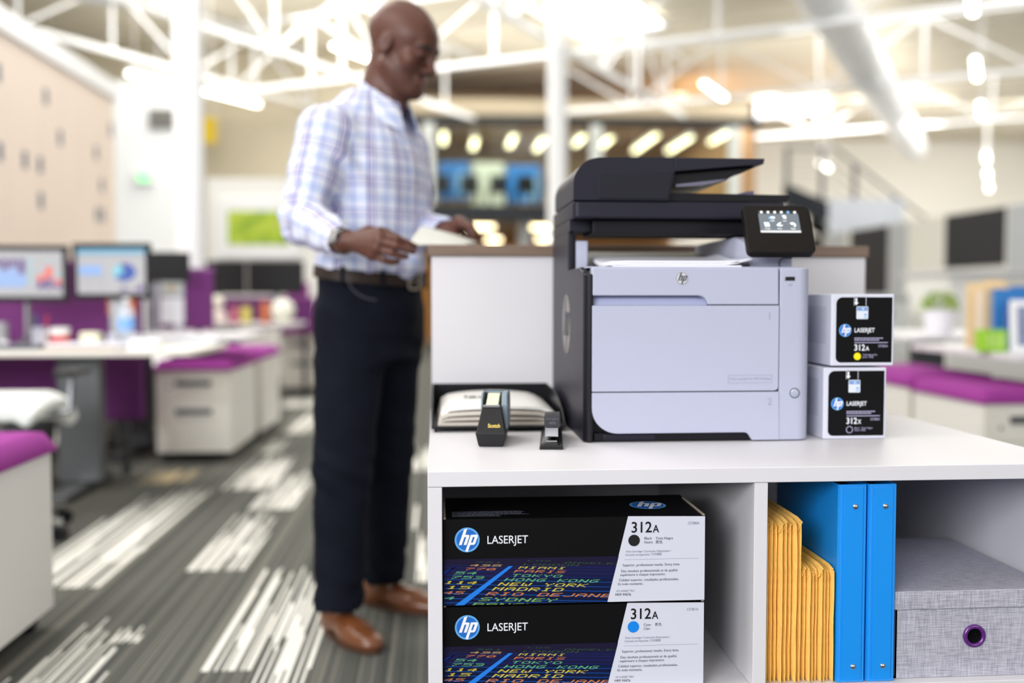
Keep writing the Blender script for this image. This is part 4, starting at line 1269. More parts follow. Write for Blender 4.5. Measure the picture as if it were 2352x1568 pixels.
for i, (x_, y_, z_, wd) in enumerate(((0.22, 19.9, 2.30, 0.34), (0.86, 20.0, 2.33, 0.55), (2.02, 20.0, 2.33, 0.55), (1.18, 21.0, 2.13, 0.30), (2.24, 20.6, 2.13, 0.36))):
    t = thing('ceiling_light', (x_, y_, z_), '%s warm light from the left below the mezzanine' % ['first', 'third', 'fourth', 'second', 'fifth'][[0, 1, 2, 3, 4][i]], 'lamp', 'warm lights below the mezzanine')
    B().box(x_ - wd / 2, x_ + wd / 2, y_ - 0.08, y_ + 0.08, z_, z_ + 0.06).obj('lamp_diffuser', LW, t, 0.01)
    B().box(x_ - wd / 2 - 0.01, x_ + wd / 2 + 0.01, y_ - 0.09, y_ + 0.09, z_ + 0.061, z_ + 0.09).obj('housing', TW, t)
    B().cyl((x_, y_, z_ + 0.09), (x_, y_, 2.40), 0.008, n=6).obj('stem', TW, t)
# ================================================================== office furniture
PED = M('pedestal_white', (234, 232, 228), 0.5)
PEDF = M('pedestal_front', (234, 230, 220), 0.5)
BAR = M('handle_grey', (92, 94, 98), 0.4, 0.4)


def cushion(x0, x1, y0_, y1_, z0, z1, par, over=0.012):
    nx, ny = 10, 14
    k = B()
    P = []
    for i in range(nx + 1):
        r_ = []
        for j in range(ny + 1):
            u, v = i / nx, j / ny
            uu = 0.5 - 0.5 * math.cos(PI * u) * 0.55 - 0.225 * (1 - 2 * u)
            vv = 0.5 - 0.5 * math.cos(PI * v) * 0.55 - 0.225 * (1 - 2 * v)
            e_ = min(uu, 1 - uu) * (x1 - x0 + 2 * over), min(vv, 1 - vv) * (y1_ - y0_ + 2 * over)
            d = min(1, max(0, e_[0] / 0.04)), min(1, max(0, e_[1] / 0.04))
            z = z0 + 0.012 + (z1 - z0 - 0.012) * (1 - (1 - d[0]) ** 2.2) ** 0.5 * (1 - (1 - d[1]) ** 2.2) ** 0.5
            r_.append((x0 - over + (x1 - x0 + 2 * over) * uu, y0_ - over + (y1_ - y0_ + 2 * over) * vv, z))
        P.append(r_)
    A = [p for r_ in P for p in r_]
    n = len(A)
    w = ny + 1
    k.add(A + [(p[0], p[1], z0) for p in A], [])
    for i in range(nx):
        for j in range(ny):
            a, b_, c_, d_ = i * w + j, (i + 1) * w + j, (i + 1) * w + j + 1, i * w + j + 1
            k.f += [(a, b_, c_, d_), (n + a, n + d_, n + c_, n + b_)]; k.m += [0, 0]
    rim = [i * w for i in range(nx + 1)] + [nx * w + j for j in range(1, ny + 1)] + [i * w + ny for i in range(nx - 1, -1, -1)] + [j for j in range(ny - 1, 0, -1)]
    for q in range(len(rim)):
        a, b_ = rim[q], rim[(q + 1) % len(rim)]
        k.f.append((b_, a, n + a, n + b_)); k.m.append(0)
    return k.obj('cushion', PURPLE, par, ang=80)


def pedestal(x0, x1, y0_, y1_, h, label, group, drawers=True, lock=False):
    t = thing('drawer_pedestal', ((x0 + x1) / 2, (y0_ + y1_) / 2, 0), label, 'drawer unit', group)
    B().box(x0, x1, y0_ + 0.018, y1_, 0.055, h).obj('carcass', PED, t, 0.003)
    if drawers:
        zs_ = [(0.058, 0.365), (0.368, h - 0.002)]
        for q, (a, b_) in enumerate(zs_):
            d = B().box(x0 + 0.001, x1 - 0.001, y0_, y0_ + 0.0175, a, b_).obj('drawer_front', PEDF, t, 0.002)
            zc = b_ - 0.062 if q == 0 else (a + b_) / 2 + 0.015
            B().box((x0 + x1) / 2 - 0.105, (x0 + x1) / 2 + 0.105, y0_ - 0.012, y0_ - 0.0005, zc - 0.016, zc + 0.016).obj('handle', BAR, d, 0.003)
        B().lathe([(0.009, 0), (0.009, 0.004), (0.0001, 0.005)], (0, 0, 0), 16)
        lk_ = B().join(B().lathe([(0.009, 0), (0.009, 0.004), (0.0001, 0.005)], (0, 0, 0), 16), Matrix.Translation((x0 + 0.075, y0_ - 0.0002, h - 0.10)) @ Matrix.Rotation(PI / 2, 4, 'X'))
        lk_.obj('lock', CHROME, t)
    else:
        B().box(x0 + 0.001, x1 - 0.001, y0_, y0_ + 0.0175, 0.058, h - 0.002).obj('front_panel', PEDF, t, 0.002)
    cushion(x0, x1, y0_, y1_, h + 0.0005, h + 0.062, t)
    for sx_ in (x0 + 0.05, x1 - 0.05):
        for sy_ in (y0_ + 0.06, y1_ - 0.06):
            c_ = B().cyl((sx_ - 0.014, sy_, 0.027), (sx_ + 0.014, sy_, 0.027), 0.0262, n=20)
            c_.box(sx_ - 0.01, sx_ + 0.01, sy_ - 0.012, sy_ + 0.012, 0.03, 0.055)
            c_.obj('caster', DARKER, t)
    return t


pedestal(-1.57, -1.147, 2.28, 3.035, 0.523, 'nearest purple cushioned white pedestal at the left edge, showing a plain side', 'purple topped pedestals', False)
pedestal(-1.655, -1.222, 5.98, 6.78, 0.545, 'purple topped pedestal with two bar handles beside the monitor desk', 'purple topped pedestals')
pedestal(-1.63, -1.20, 6.88, 7.64, 0.555, 'purple topped pedestal right behind the one with bar handles by the monitor desk', 'purple topped pedestals')
pedestal(-1.58, -1.17, 10.2, 10.95, 0.60, 'small far purple topped pedestal beside the man\u2019s leg', 'purple topped pedestals')
pedestal(2.285, 2.72, 4.0, 4.62, 0.53, 'nearest right purple topped pedestal, showing drawer handle and lock', 'purple topped pedestals')
pedestal(2.285, 2.72, 4.66, 5.45, 0.54, 'right purple topped pedestal behind the cartons, second in its row', 'purple topped pedestals')


def desk(x0, x1, y0_, y1_, z, label, legs, mat=WHITE, rnd=0.06):
    t = thing('desk', ((x0 + x1) / 2, (y0_ + y1_) / 2, 0), label, 'desk', 'white office desks')
    B().prism(rrect(x0, y0_, x1, y1_, rnd, 5), 'z', z - 0.028, z).obj('desktop', [mat], t, 0.003)
    for (a, b_) in legs:
        l = B().box(a - 0.11, a + 0.11, b_ - 0.035, b_ + 0.035, 0.045, z - 0.0285).obj('leg', M('leg_grey', (92, 94, 96), 0.35, 0.5), t, 0.012)
        B().box(a - 0.05, a + 0.05, b_ - 0.34, b_ + 0.34, 0.012, 0.0445).obj('foot', M('leg_grey', (92, 94, 96), 0.35, 0.5), l, 0.01)
        for s in (-0.31, 0.31):
            B().cyl((a, b_ + s, 0.0), (a, b_ + s, 0.012), 0.02, n=12).obj('glide', DARKER, l)
    return t


CREAM = M('desk_cream', (232, 228, 220), 0.4)
desk(-2.95, -1.13, 4.76, 5.52, 0.73, 'white desk carrying the two monitors at the left', [(-1.79, 5.14), (-2.75, 5.14)], CREAM)
desk(-2.95, -1.15, 6.02, 6.80, 0.745, 'white desk just behind the purple screen of the monitor desk', [(-1.9, 6.4), (-2.75, 6.4)])
desk(-2.9, -1.24, 8.8, 9.65, 0.74, 'far white desk with small toys left of the man', [(-1.9, 9.2), (-2.7, 9.2)])
desk(2.48, 4.3, 4.1, 5.1, 0.73, 'white desk at the right edge carrying the folders and photo frame', [(3.6, 4.6)])
desk(2.8, 4.6, 5.7, 6.9, 0.742, 'white desk at the right carrying the potted plant', [(3.2, 6.3), (4.3, 6.3)])

# fabric screens
def screen(x0, x1, y, z0, z1, label, papers=()):
    t = thing('desk_screen', ((x0 + x1) / 2, y, z0), label, 'desk screen', 'purple desk screens')
    B().box(x0, x1, y - 0.02, y + 0.02, z0, z1).obj('fabric_panel', PANELP, t, 0.006)
    B().box(x0 - 0.003, x1 + 0.003, y - 0.022, y + 0.022, z1 + 0.0005, z1 + 0.016).obj('top_trim', M('screen_trim', (150, 92, 156), 0.5), t, 0.004)
    for s in (x0 + 0.1, x1 - 0.1):
        B().box(s - 0.02, s + 0.02, y - 0.015, y + 0.015, 0.0, z0 - 0.0005).obj('bracket', GREYD, t)
    return t


screen(-2.95, -1.62, 5.62, 0.30, 1.16, 'purple fabric screen behind the two monitors')
B_ = screen(-1.86, -1.50, 6.826, 0.76, 1.155, 'tall purple fabric screen right of the monitors, with pinned papers')
for i, (za, zb_, c_, lab) in enumerate(((0.985, 1.105, (196, 206, 206), 'pinned photo sheet at the top of the purple screen'), (0.80, 0.975, (228, 230, 236), 'plain white sheet pinned low on the purple screen'))):
    o = B().box(-1.842, -1.69, 6.798, 6.8045, za, zb_).obj('pinned_sheet', M('sheet_%d' % i, c_, 0.6), None, 0.0)
    tag(o, lab, 'paper', 'sheets pinned to the purple screen')
    if i == 0:
        B().box(-1.80, -1.74, 6.797, 6.7979, 1.02, 1.05).obj('picture_print', M('photo_tan', (196, 160, 100), 0.6), o)
screen(-2.3, -1.22, 10.05, 0.66, 0.96, 'low far purple screen behind the small toys')
t = thing('acoustic_panel', (-1.32, 10.9, 0.0), 'raised purple panel close to the man\u2019s hip', 'desk screen')
B().box(-1.64, -1.40, 10.98, 11.02, 0.62, 1.13).obj('fabric_panel', PURPLE, t, 0.006)
for s in (-1.6, -1.44):
    B().box(s - 0.01, s + 0.01, 10.985, 11.015, 0.0, 0.6195).obj('bracket', GREYD, t)

# monitors on the first desk
SCRW = M('screen_page', (168, 168, 172), 0.4, emit=0.12, spec=0.2)


def monitor(cx, cy, cz, w, h, rz, label, group, draw, stand_z, arm=True):
    t = thing('monitor', (cx, cy, stand_z), label, 'monitor', group)
    t.rotation_euler = (0, 0, rz)
    def put(b, name, mat, par=None, **kw):
        o = b.obj(name, mat, None, **kw)
        o.parent = par or t
        return o
    dz = cz - stand_z
    put(B().box(-w / 2, w / 2, -0.012, 0.012, dz - h / 2, dz + h / 2), 'housing', M('monitor_black', (24, 24, 26), 0.5, spec=0.2), bevel=0.003)
    put(B().box(-w / 2 + 0.018, w / 2 - 0.018, 0.012, 0.035, dz - h / 2 + 0.03, dz + h / 2 - 0.03), 'rear_shell', M('monitor_black', (24, 24, 26), 0.5, spec=0.2), bevel=0.01)
    if draw:
        put(draw(w - 0.052, h - 0.058, dz), 'screen', [SCRW, M('chart_violet', (72, 30, 118), 0.4, emit=0.04), M('chart_blue', (120, 160, 220), 0.4, emit=0.1), M('chart_deep', (28, 70, 156), 0.4, emit=0.06), M('chart_red', (220, 80, 50), 0.4, emit=0.08),
                                             M('chart_teal', (112, 180, 196), 0.4, emit=0.2), M('chart_grey', (150, 152, 160), 0.4, emit=0.15), M('chart_bar', (96, 150, 180), 0.4, emit=0.2)], smooth=False)
    if arm:
        put(B().box(-0.036, 0.036, 0.036, 0.075, 0.012, dz + 0.05), 'stand_post', STEEL, bevel=0.006)
        put(B().box(-0.12, 0.12, -0.05, 0.14, 0.0, 0.0115), 'stand_base', STEEL, bevel=0.004)
    return t


def chart_bars(w, h, dz):
    b = B()
    y = -0.0125
    R = lambda x0, x1, z0, z1, m_, e_=0: b.add([(x0 * w - w / 2, y - e_, dz - h / 2 + z0 * h), (x1 * w - w / 2, y - e_, dz - h / 2 + z0 * h), (x1 * w - w / 2, y - e_, dz - h / 2 + z1 * h), (x0 * w - w / 2, y - e_, dz - h / 2 + z1 * h)], [(0, 1, 2, 3)], m_)
    R(0, 1, 0, 1, 0)
    for q in range(5):
        x_ = 0.04 + q * 0.105
        R(x_, x_ + 0.075, 0.2, 0.62, 2, 0.0006); R(x_, x_ + 0.075, (0.62, 0.66, 0.58, 0.64, 0.5)[q], 0.82, 1, 0.001)
    for q in range(3):
        b.disc((0.60 * w - w / 2, y - 0.0006, dz - h / 2 + (0.36 + 0.2 * q) * h), (1, 0, 0), (0, 0, 1), 0.03 * h * 1.6, 20, 5)
    for q, (x_, a, c_) in enumerate(((0.69, 0.34, 0.5), (0.79, 0.4, 0.68), (0.90, 0.28, 0.4))):
        R(x_, x_ + 0.075, 0.16, a, 1, 0.0006); R(x_, x_ + 0.075, a, c_, 4, 0.0006); R(x_, x_ + 0.075, c_, c_ + 0.06, 5, 0.0006)
    return b


def chart_pie(w, h, dz):
    b = B()
    y = -0.0125
    R = lambda x0, x1, z0, z1, m_, e_=0: b.add([(x0 * w - w / 2, y - e_, dz - h / 2 + z0 * h), (x1 * w - w / 2, y - e_, dz - h / 2 + z0 * h), (x1 * w - w / 2, y - e_, dz - h / 2 + z1 * h), (x0 * w - w / 2, y - e_, dz - h / 2 + z1 * h)], [(0, 1, 2, 3)], m_)
    R(0, 1, 0, 1, 0); R(0, 1, 0.88, 1, 7, 0.0006); R(0, 1, 0.82, 0.88, 6, 0.0006)
    c = (0.69 * w - w / 2, y - 0.0006, dz - h / 2 + 0.48 * h)
    for a0, a1, m_ in ((110, 215, 5), (215, 470, 3), (85, 110, 1)):
        b.add([c] + [(c[0] + 0.17 * w * math.cos(math.radians(a0 + (a1 - a0) * q / 24)), c[1] - (0.0003 if m_ == 1 else 0), c[2] + 0.2 * h * math.sin(math.radians(a0 + (a1 - a0) * q / 24))) for q in range(25)], [tuple(range(26))], m_)
    R(0.03, 0.36, 0.42, 0.62, 2, 0.0006)
    for q in range(5):
        R(0.03 + 0.075 * q, 0.036 + 0.075 * q, 0.40, 0.64, 0, 0.001)
    R(0.02, 0.42, 0.36, 0.385, 6, 0.0006); R(0.18, 0.20, 0, 0.36, 6, 0.0006); R(0.34, 0.36, 0, 0.36, 6, 0.0006)
    for q in range(4):
        R(0.6 + 0.05 * q, 0.635 + 0.05 * q, 0.04, 0.06 + 0.05 * ((q * 2) % 3), 1, 0.0006); R(0.82 + 0.04 * q, 0.85 + 0.04 * q, 0.04, 0.08 + 0.05 * q, 1, 0.0006)
    return b


monitor(-2.08, 5.19, 1.095, 0.44, 0.285, 0.05, 'left monitor of the pair, showing purple bar charts', 'paired monitors on the left desk', chart_bars, 0.7305, False)
monitor(-1.645, 5.20, 1.108, 0.40, 0.285, -0.10, 'right monitor of the pair, showing a blue pie chart', 'paired monitors on the left desk', chart_pie, 0.7305)
_l = bpy.data.objects['monitor']
o = B().cyl((0, 0.05, 0.0), (0, 0.05, 0.40), 0.014, n=12).obj('stand_post', STEEL, None); o.parent = _l
o = B().cyl((0, 0.05, 0.0), (0, 0.05, 0.01), 0.08, n=24).obj('stand_base', STEEL, None); o.parent = _l
# dark screens further back
monitor(-2.05, 9.42, 1.155, 0.56, 0.31, 0.0, 'left dark switched off monitor on the far desk', 'dark monitors on the far desk', None, 0.7405)
monitor(-1.50, 9.42, 1.155, 0.52, 0.31, 0.0, 'right dark switched off monitor on the far desk', 'dark monitors on the far desk', None, 0.7405)
monitor(-1.84, 6.55, 1.17, 0.50, 0.19, 0.1, 'grey backed monitor just right of the pie chart screen', 'dark monitors on the far desk', None, 0.7455)

# small things on the first desk
def cup(name, x, y, z, r_, h, mat, label, cat, group=None, taper=0.9, handle=False, extra=None):
    t = thing(name, (x, y, z), label, cat, group)
    B().lathe([(r_ * taper, 0), (r_, h), (r_ * 0.9, h), (r_ * taper * 0.88, 0.006)], (x, y, z), 28).obj('body', mat, t, 0.001)
    if handle:
        B().tube([(x - r_ * 0.95, y, z + h * 0.8), (x - r_ * 1.6, y, z + h * 0.75), (x - r_ * 1.65, y, z + h * 0.35), (x - r_ * 0.95, y, z + h * 0.2)], 0.006, 8).obj('handle', mat, t)
    return t


ZD = 0.7305
t = cup('mug', -1.835, 5.0, ZD, 0.046, 0.098, M('mug_white', (240, 240, 238), 0.25), 'white and red mug on the monitor desk', 'mug', handle=True)
B().lathe([(0.0435, 0.026), (0.0462, 0.062)], (-1.835, 5.0, ZD), 28).obj('red_band', M('mug_red', (206, 54, 50), 0.3), t)
t = cup('pen_cup', -1.95, 5.05, ZD, 0.036, 0.10, M('pen_cup_clear', (176, 178, 192), 0.3), 'grey pen cup with coloured pens on the monitor desk', 'pen holder', taper=1)
for q, (c_, dx, dy) in enumerate((((40, 110, 70), -0.014, 0.0), ((200, 70, 80), 0.016, 0.004), ((60, 70, 150), 0.0, -0.012))):
    tag(B().cyl((-1.95 + dx * 0.5, 5.05 + dy * 0.5, ZD + 0.01), (-1.95 + dx * 2.2, 5.05 + dy * 2, ZD + 0.16), 0.005, n=8).obj('pen', M('pen_%d' % q, c_, 0.4), None), ['green pen in the cup left of the mug', 'red pen in the cup left of the mug', 'blue pen in the cup left of the mug'][q], 'pen', 'pens in the cup')
t = thing('water_bottle', (-1.53, 5.04, ZD), 'clear bottle with a light blue label, below the pie chart screen', 'bottle')
PETM = M('clear_plastic', (222, 230, 240), 0.1, alpha=0.55)
B().lathe([(0.038, 0), (0.041, 0.02), (0.039, 0.09), (0.041, 0.15), (0.030, 0.19), (0.014, 0.21), (0.014, 0.225)], (-1.53, 5.04, ZD), 28).obj('bottle_body', PETM, t)
B().lathe([(0.0415, 0.085), (0.0415, 0.145)], (-1.53, 5.04, ZD), 28).obj('bottle_label', M('label_blue', (130, 180, 240), 0.4), t)
B().lathe([(0.016, 0.2255), (0.016, 0.243), (0.001, 0.244)], (-1.53, 5.04, ZD), 20).obj('cap', M('cap_white', (236, 238, 242), 0.4), t)
for i, (x_, c_) in enumerate(((-1.58, (208, 210, 222)), (-1.475, (214, 216, 226)))):
    cup('tumbler', x_, 4.99, ZD, 0.03, 0.07, M('tumbler_%d' % i, c_, 0.15, alpha=0.6), ['clear tumbler left of the blue labelled bottle', 'clear tumbler right of the blue labelled bottle'][i], 'glass', 'tumblers by the bottle')
tag(B().box(-1.73, -1.645, 4.96, 5.04, ZD, ZD + 0.075).obj('note_block', M('note_yellow', (234, 232, 202), 0.7), None, 0.002), 'pale yellow note block between mug and bottle', 'notepad')
kb = thing('keyboard', (-2.08, 4.87, ZD), 'dark grey keyboard on the front edge of the monitor desk', 'keyboard')
B().box(-2.32, -1.86, 4.80, 4.93, ZD, ZD + 0.018).obj('keyboard_base', M('keyboard_grey', (78, 82, 92), 0.5), kb, 0.004)
ky = B()
for r_ in range(5):
    for q in range(18):
        ky.box(-2.312 + q * 0.025, -2.291 + q * 0.025, 4.807 + r_ * 0.024, 4.827 + r_ * 0.024, ZD + 0.0182, ZD + 0.024)
ky.obj('keys', M('key_grey', (96, 100, 110), 0.5), kb, smooth=False)
for i, (x0_, x1_, za, zb_, c_, lab) in enumerate(((-1.84, -1.50, 0, 0.012, (150, 120, 84), 'brown folder at the bottom of the pile right of the keyboard'), (-1.83, -1.47, 0.0125, 0.03, (222, 222, 232), 'white document pile lying on the brown folder by the keyboard'))):
    tag(B().box(x0_, x1_, 4.80, 4.94, ZD + za, ZD + zb_).obj('document_folder', M('folder_%d' % i, c_, 0.6), None, 0.002), lab, 'folder', 'papers by the keyboard')
tag(B().box(-1.45, -1.32, 4.79, 4.90, ZD, ZD + 0.045).obj('paper_box', M('paper_box', (244, 246, 248), 0.5), None, 0.003), 'small white box near the right end of the monitor desk', 'box')
t = thing('desk_tray', (-1.32, 5.38, ZD), 'grey cable tray lying along the back of the monitor desk', 'tray')
B().box(-1.62, -1.16, 5.37, 5.47, ZD, ZD + 0.035).obj('tray_body', M('tray_grey', (184, 188, 196), 0.4), t, 0.006)
cup('canister', -2.11, 5.0, ZD, 0.03, 0.125, M('canister_grey', (168, 168, 172), 0.3, 0.3), 'grey canister at the far left of the monitor desk', 'canister', taper=1)
cup('glass_jar', -2.03, 5.08, ZD, 0.026, 0.05, M('jar_clear', (120, 110, 124), 0.1, alpha=0.5), 'small clear jar left of the pen cup', 'jar', taper=1)
for i, x_ in enumerate((-2.14, -2.085)):
    tag(B().ell((x_, 4.965, ZD + 0.019), (0.022, 0.022, 0.019)).obj('mouse_ball', M('ball_white', (236, 236, 244), 0.3), None), ['left of two little white domes at the left edge of the desk', 'right of two little white domes at the left edge of the desk'][i], 'ornament', 'white domes on the desk')
tag(B().box(-1.80, -1.65, 5.5975, 5.5995, 0.88, 0.965).obj('postcard', M('card_orange', (226, 128, 60), 0.5), None), 'orange postcard pinned on the purple screen by the bottle', 'card')
# things on the second and far desks
t = cup('spray_bottle', -1.60, 6.30, 0.7455, 0.024, 0.07, M('bottle_grey', (190, 192, 200), 0.3), 'small grey bottle on the desk behind the monitors', 'bottle', taper=1)
t = thing('toy_figure', (-1.95, 9.0, 0.7405), 'white round headed toy figure on the far desk', 'toy')
B().lathe([(0.085, 0), (0.09, 0.07), (0.05, 0.115), (0.03, 0.12)], (-1.95, 9.0, 0.7405), 24).obj('toy_body', M('toy_rose', (226, 214, 208), 0.5), t)
B().ell((-1.95, 9.0, 0.7405 + 0.185), (0.062, 0.06, 0.066)).obj('toy_head', M('toy_cream', (238, 234, 218), 0.4), t)
for i, (x_, r_, h, c_, lab) in enumerate(((-1.80, 0.035, 0.15, (206, 120, 140), 'pink bottle right of the toy figure'), (-1.70, 0.045, 0.15, (218, 210, 110), 'yellow pot on the far desk right of the pink bottle'), (-1.535, 0.045, 0.19, (196, 110, 70), 'orange pot on the far desk near the white bowl'))):
    cup('pot', x_, 9.0 + 0.02 * i, 0.7405, r_, h, M('pot_%d' % i, c_, 0.5), lab, 'pot', 'pots on the far desk')
t = thing('bowl', (-1.37, 8.98, 0.7405), 'white domed bowl on the far desk beside the man', 'bowl')
B().ell((-1.37, 8.98, 0.7405 + 0.116), (0.105, 0.09, 0.10)).obj('dome', M('bowl_cream', (240, 240, 226), 0.4), t)
B().box(-1.47, -1.27, 8.9, 9.06, 0.7405, 0.755).obj('plate', M('bowl_cream', (240, 240, 226), 0.4), t, 0.004)
tag(B().ell((-1.42, 9.3, 0.7405 + 0.05), (0.05, 0.05, 0.05)).obj('ball', M('ball_coral', (220, 96, 110), 0.5), None), 'coral ball on the far desk behind the bowl', 'ball')

# swivel chairs
def task_chair(x, y, rz, label, back=True):
    t = thing('task_chair', (x, y, 0), label, 'chair', 'white task chairs')
    t.rotation_euler = (0, 0, rz)
    def put(b, name, mat, par=None, **kw):
        o = b.obj(name, mat, None, **kw); o.parent = par or t; return o
    CW_ = M('chair_white', (230, 234, 232), 0.4)
    P = [[(-0.25 + 0.5 * i / 12, -0.25 + 0.5 * j / 12, 0.565 + 0.03 * math.sin(PI * j / 12) - 0.10 * max(0, abs(i - 6) / 6 - 0.72) ** 1.2 * 2 - 0.08 * max(0, (1 - j / 12) - 0.8) * 4) for j in range(13)] for i in range(13)]
    put(B().sheet(P, 0.075), 'seat', CW_, bevel=0.025, seg=4)
    P = [[(-0.24 + 0.48 * i / 12 * 1.0, 0.22 + 0.07 * (1 - ((i - 6) / 6) ** 2) + 0.10 * j / 12, 0.58 + 0.42 * j / 12 - 0.05 * (abs(i - 6) / 6) ** 3 * j / 12) for j in range(13)] for i in range(13)]
    if back:
        put(B().sheet([r_[::-1] for r_ in P], 0.03), 'backrest', CW_, bevel=0.008)
        put(B().tube([(0, 0.05, 0.50), (0, 0.27, 0.51), (0, 0.33, 0.62)], 0.02, 10), 'back_support', STEEL)
    put(B().cyl((0, 0, 0.10), (0, 0, 0.50), 0.028, n=16), 'gas_lift', STEEL)
    put(B().box(-0.09, 0.09, -0.11, 0.11, 0.485, 0.512), 'mechanism', GREYD, bevel=0.01)
    for q in range(5):
        a = 2 * PI * q / 5 + 0.3
        l = put(B().tube([(0.03 * math.cos(a), 0.03 * math.sin(a), 0.11), (0.29 * math.cos(a), 0.29 * math.sin(a), 0.075)], [0.026, 0.016], 10), 'leg', CHROME)
        put(B().cyl((0.29 * math.cos(a) - 0.018 * math.sin(a), 0.29 * math.sin(a) + 0.018 * math.cos(a), 0.03), (0.29 * math.cos(a) + 0.018 * math.sin(a), 0.29 * math.sin(a) - 0.018 * math.cos(a), 0.03), 0.03, n=16), 'caster', DARKER, l)
    for s in (-1, 1):
        put(B().tube([(s * 0.20, 0, 0.50), (s * 0.29, 0, 0.51), (s * 0.30, 0, 0.66)], 0.014, 8), 'arm_post', STEEL)
        put(B().box(s * 0.30 - 0.04, s * 0.30 + 0.04, -0.12, 0.12, 0.661, 0.685), 'armrest', DARKER, bevel=0.01)
    return t


task_chair(-1.79, 4.18, PI, 'white task chair pulled up to the monitor desk at the left edge', False)
task_chair(-2.0, 7.2, 0.4, 'white task chair behind the second desk, mostly hidden by it')
t = thing('computer_tower', (-2.21, 6.65, 0.0), 'silver computer tower standing under the second desk', 'computer')
B().box(-2.30, -2.12, 6.45, 6.86, 0.02, 0.46).obj('case', STEEL, t, 0.006)
B().box(-2.295, -2.125, 6.443, 6.4495, 0.03, 0.45).obj('front_grille', M('grille_grey', (110, 114, 122), 0.4, 0.5), t, 0.003)
for s in (-2.28, -2.14):
    B().box(s - 0.012, s + 0.012, 6.46, 6.84, 0.0, 0.0195).obj('foot', DARKER, t)
t = thing('waste_bin', (-2.02, 5.40, 0), 'dark grey waste bin under the monitor desk', 'bin')
B().lathe([(0.11, 0.0), (0.14, 0.34), (0.132, 0.34), (0.104, 0.006)], (-2.12, 5.30, 0), 28).obj('bin_body', GREYD, t)

# ------------------------------------------------------------------ right side
t = thing('potted_plant', (3.148, 6.05, 0.7425), 'bushy light green plant in a white pot on the right desk', 'plant')
B().lathe([(0.072, 0), (0.100, 0.158), (0.090, 0.158), (0.066, 0.01)], (3.148, 6.05, 0.7425), 32).obj('pot', M('pot_white', (232, 230, 238), 0.4), t)
B().disc((3.148, 6.05, 0.7425 + 0.145), (1, 0, 0), (0, 1, 0), 0.0915, 32).obj('soil', M('soil', (70, 56, 44), 0.9), t)
lf = B()
rn = random.Random(9)
for q in range(420):
    a, e_ = rn.uniform(0, 2 * PI), math.asin(rn.uniform(-0.15, 1))
    rr = 0.105 * rn.uniform(0.75, 1.08)
    d = Vector((math.cos(a) * math.cos(e_), math.sin(a) * math.cos(e_), math.sin(e_) * 0.95))
    c_ = Vector((3.148, 6.05, 0.7425 + 0.17)) + d * rr
    u_ = (d + Vector((rn.uniform(-.6, .6), rn.uniform(-.6, .6), rn.uniform(-.2, .7)))).normalized()
    w_ = u_.orthogonal().normalized()
    n_ = u_.cross(w_)
    L_, W_ = rn.uniform(0.022, 0.036), rn.uniform(0.006, 0.009)
    lf.add([c_ - u_ * L_ * 0.4, c_ + w_ * W_ + n_ * 0.002, c_ + u_ * L_ * 0.6, c_ - w_ * W_ + n_ * 0.002], [(0, 1, 2, 3)], q % 3)
lf.obj('foliage', [M('leaf_lime', (206, 226, 100), 0.5), M('leaf_green', (168, 198, 76), 0.5), M('leaf_dark', (96, 134, 50), 0.5)], t, smooth=False)
st_ = B()
for q in range(9):
    a = 2 * PI * q / 9
    st_.cyl((3.148 + 0.02 * math.cos(a), 6.05 + 0.02 * math.sin(a), 0.885), (3.148 + 0.07 * math.cos(a), 6.05 + 0.07 * math.sin(a), 0.99), 0.0025, n=5)
st_.obj('stems', M('leaf_dark', (96, 134, 50), 0.5), t)
ZR = 0.7305
t = thing('pencil_box', (2.505, 4.32, ZR), 'bright green box on the right desk in front of the folders', 'box')
GRN = M('box_green', (150, 206, 44), 0.5)
k = B()
k.box(2.452, 2.557, 4.30, 4.306, ZR, ZR + 0.10).box(2.452, 2.557, 4.374, 4.38, ZR, ZR + 0.10).box(2.452, 2.458, 4.306, 4.374, ZR, ZR + 0.10).box(2.551, 2.557, 4.306, 4.374, ZR, ZR + 0.10).box(2.458, 2.551, 4.306, 4.374, ZR, ZR + 0.005)
k.obj('box_walls', GRN, t, 0.0)
for q in range(3):
    B().box(2.462 + q * 0.032, 2.482 + q * 0.032, 4.297, 4.2995, ZR + 0.02, ZR + 0.085).obj('pale_stripe', M('box_pale_green', (188, 226, 120), 0.5), t)
fold = [((238, 212, 168), 2.60, 2.80, 4.72, 0.33, 'tan folder at the very back of the folder row on the right desk'), ((240, 232, 222), 2.62, 2.80, 4.66, 0.29, 'cream folder before the tan one on the right desk'), ((226, 200, 160), 2.62, 2.84, 4.60, 0.31, 'sandy folder third from the back on the right desk'),
        ((56, 132, 204), 2.63, 2.90, 4.54, 0.30, 'tall blue folder on the right desk'), ((40, 96, 176), 2.66, 2.90, 4.48, 0.24, 'low dark blue folder before the tall blue one')]
for i, (c_, x0_, x1_, y_, h, lab) in enumerate(fold):
    t = thing('document_folder', ((x0_ + x1_) / 2, y_, ZR), lab, 'folder', 'folders standing on the right desk')
    mt = M('folder_colour_%d' % i, c_, 0.6)
    B().prism([(x0_, ZR), (x1_, ZR), (x1_, ZR + h), (x0_ + 0.09, ZR + h), (x0_ + 0.08, ZR + h - 0.014), (x0_, ZR + h - 0.014)], 'y', y_ + 0.012, y_ + 0.015).obj('rear_leaf', mt, t)
    B().box(x0_, x1_, y_, y_ + 0.003, ZR, ZR + h - 0.02).obj('front_leaf', mt, t)
    B().box(x0_ + 0.004, x1_ - 0.004, y_ + 0.0035, y_ + 0.0115, ZR + 0.001, ZR + h - 0.03).obj('papers', PAPER, t)
t = thing('photo_frame', (2.64, 4.33, ZR), 'white photo frame leaning at the right edge of the picture', 'photo frame')
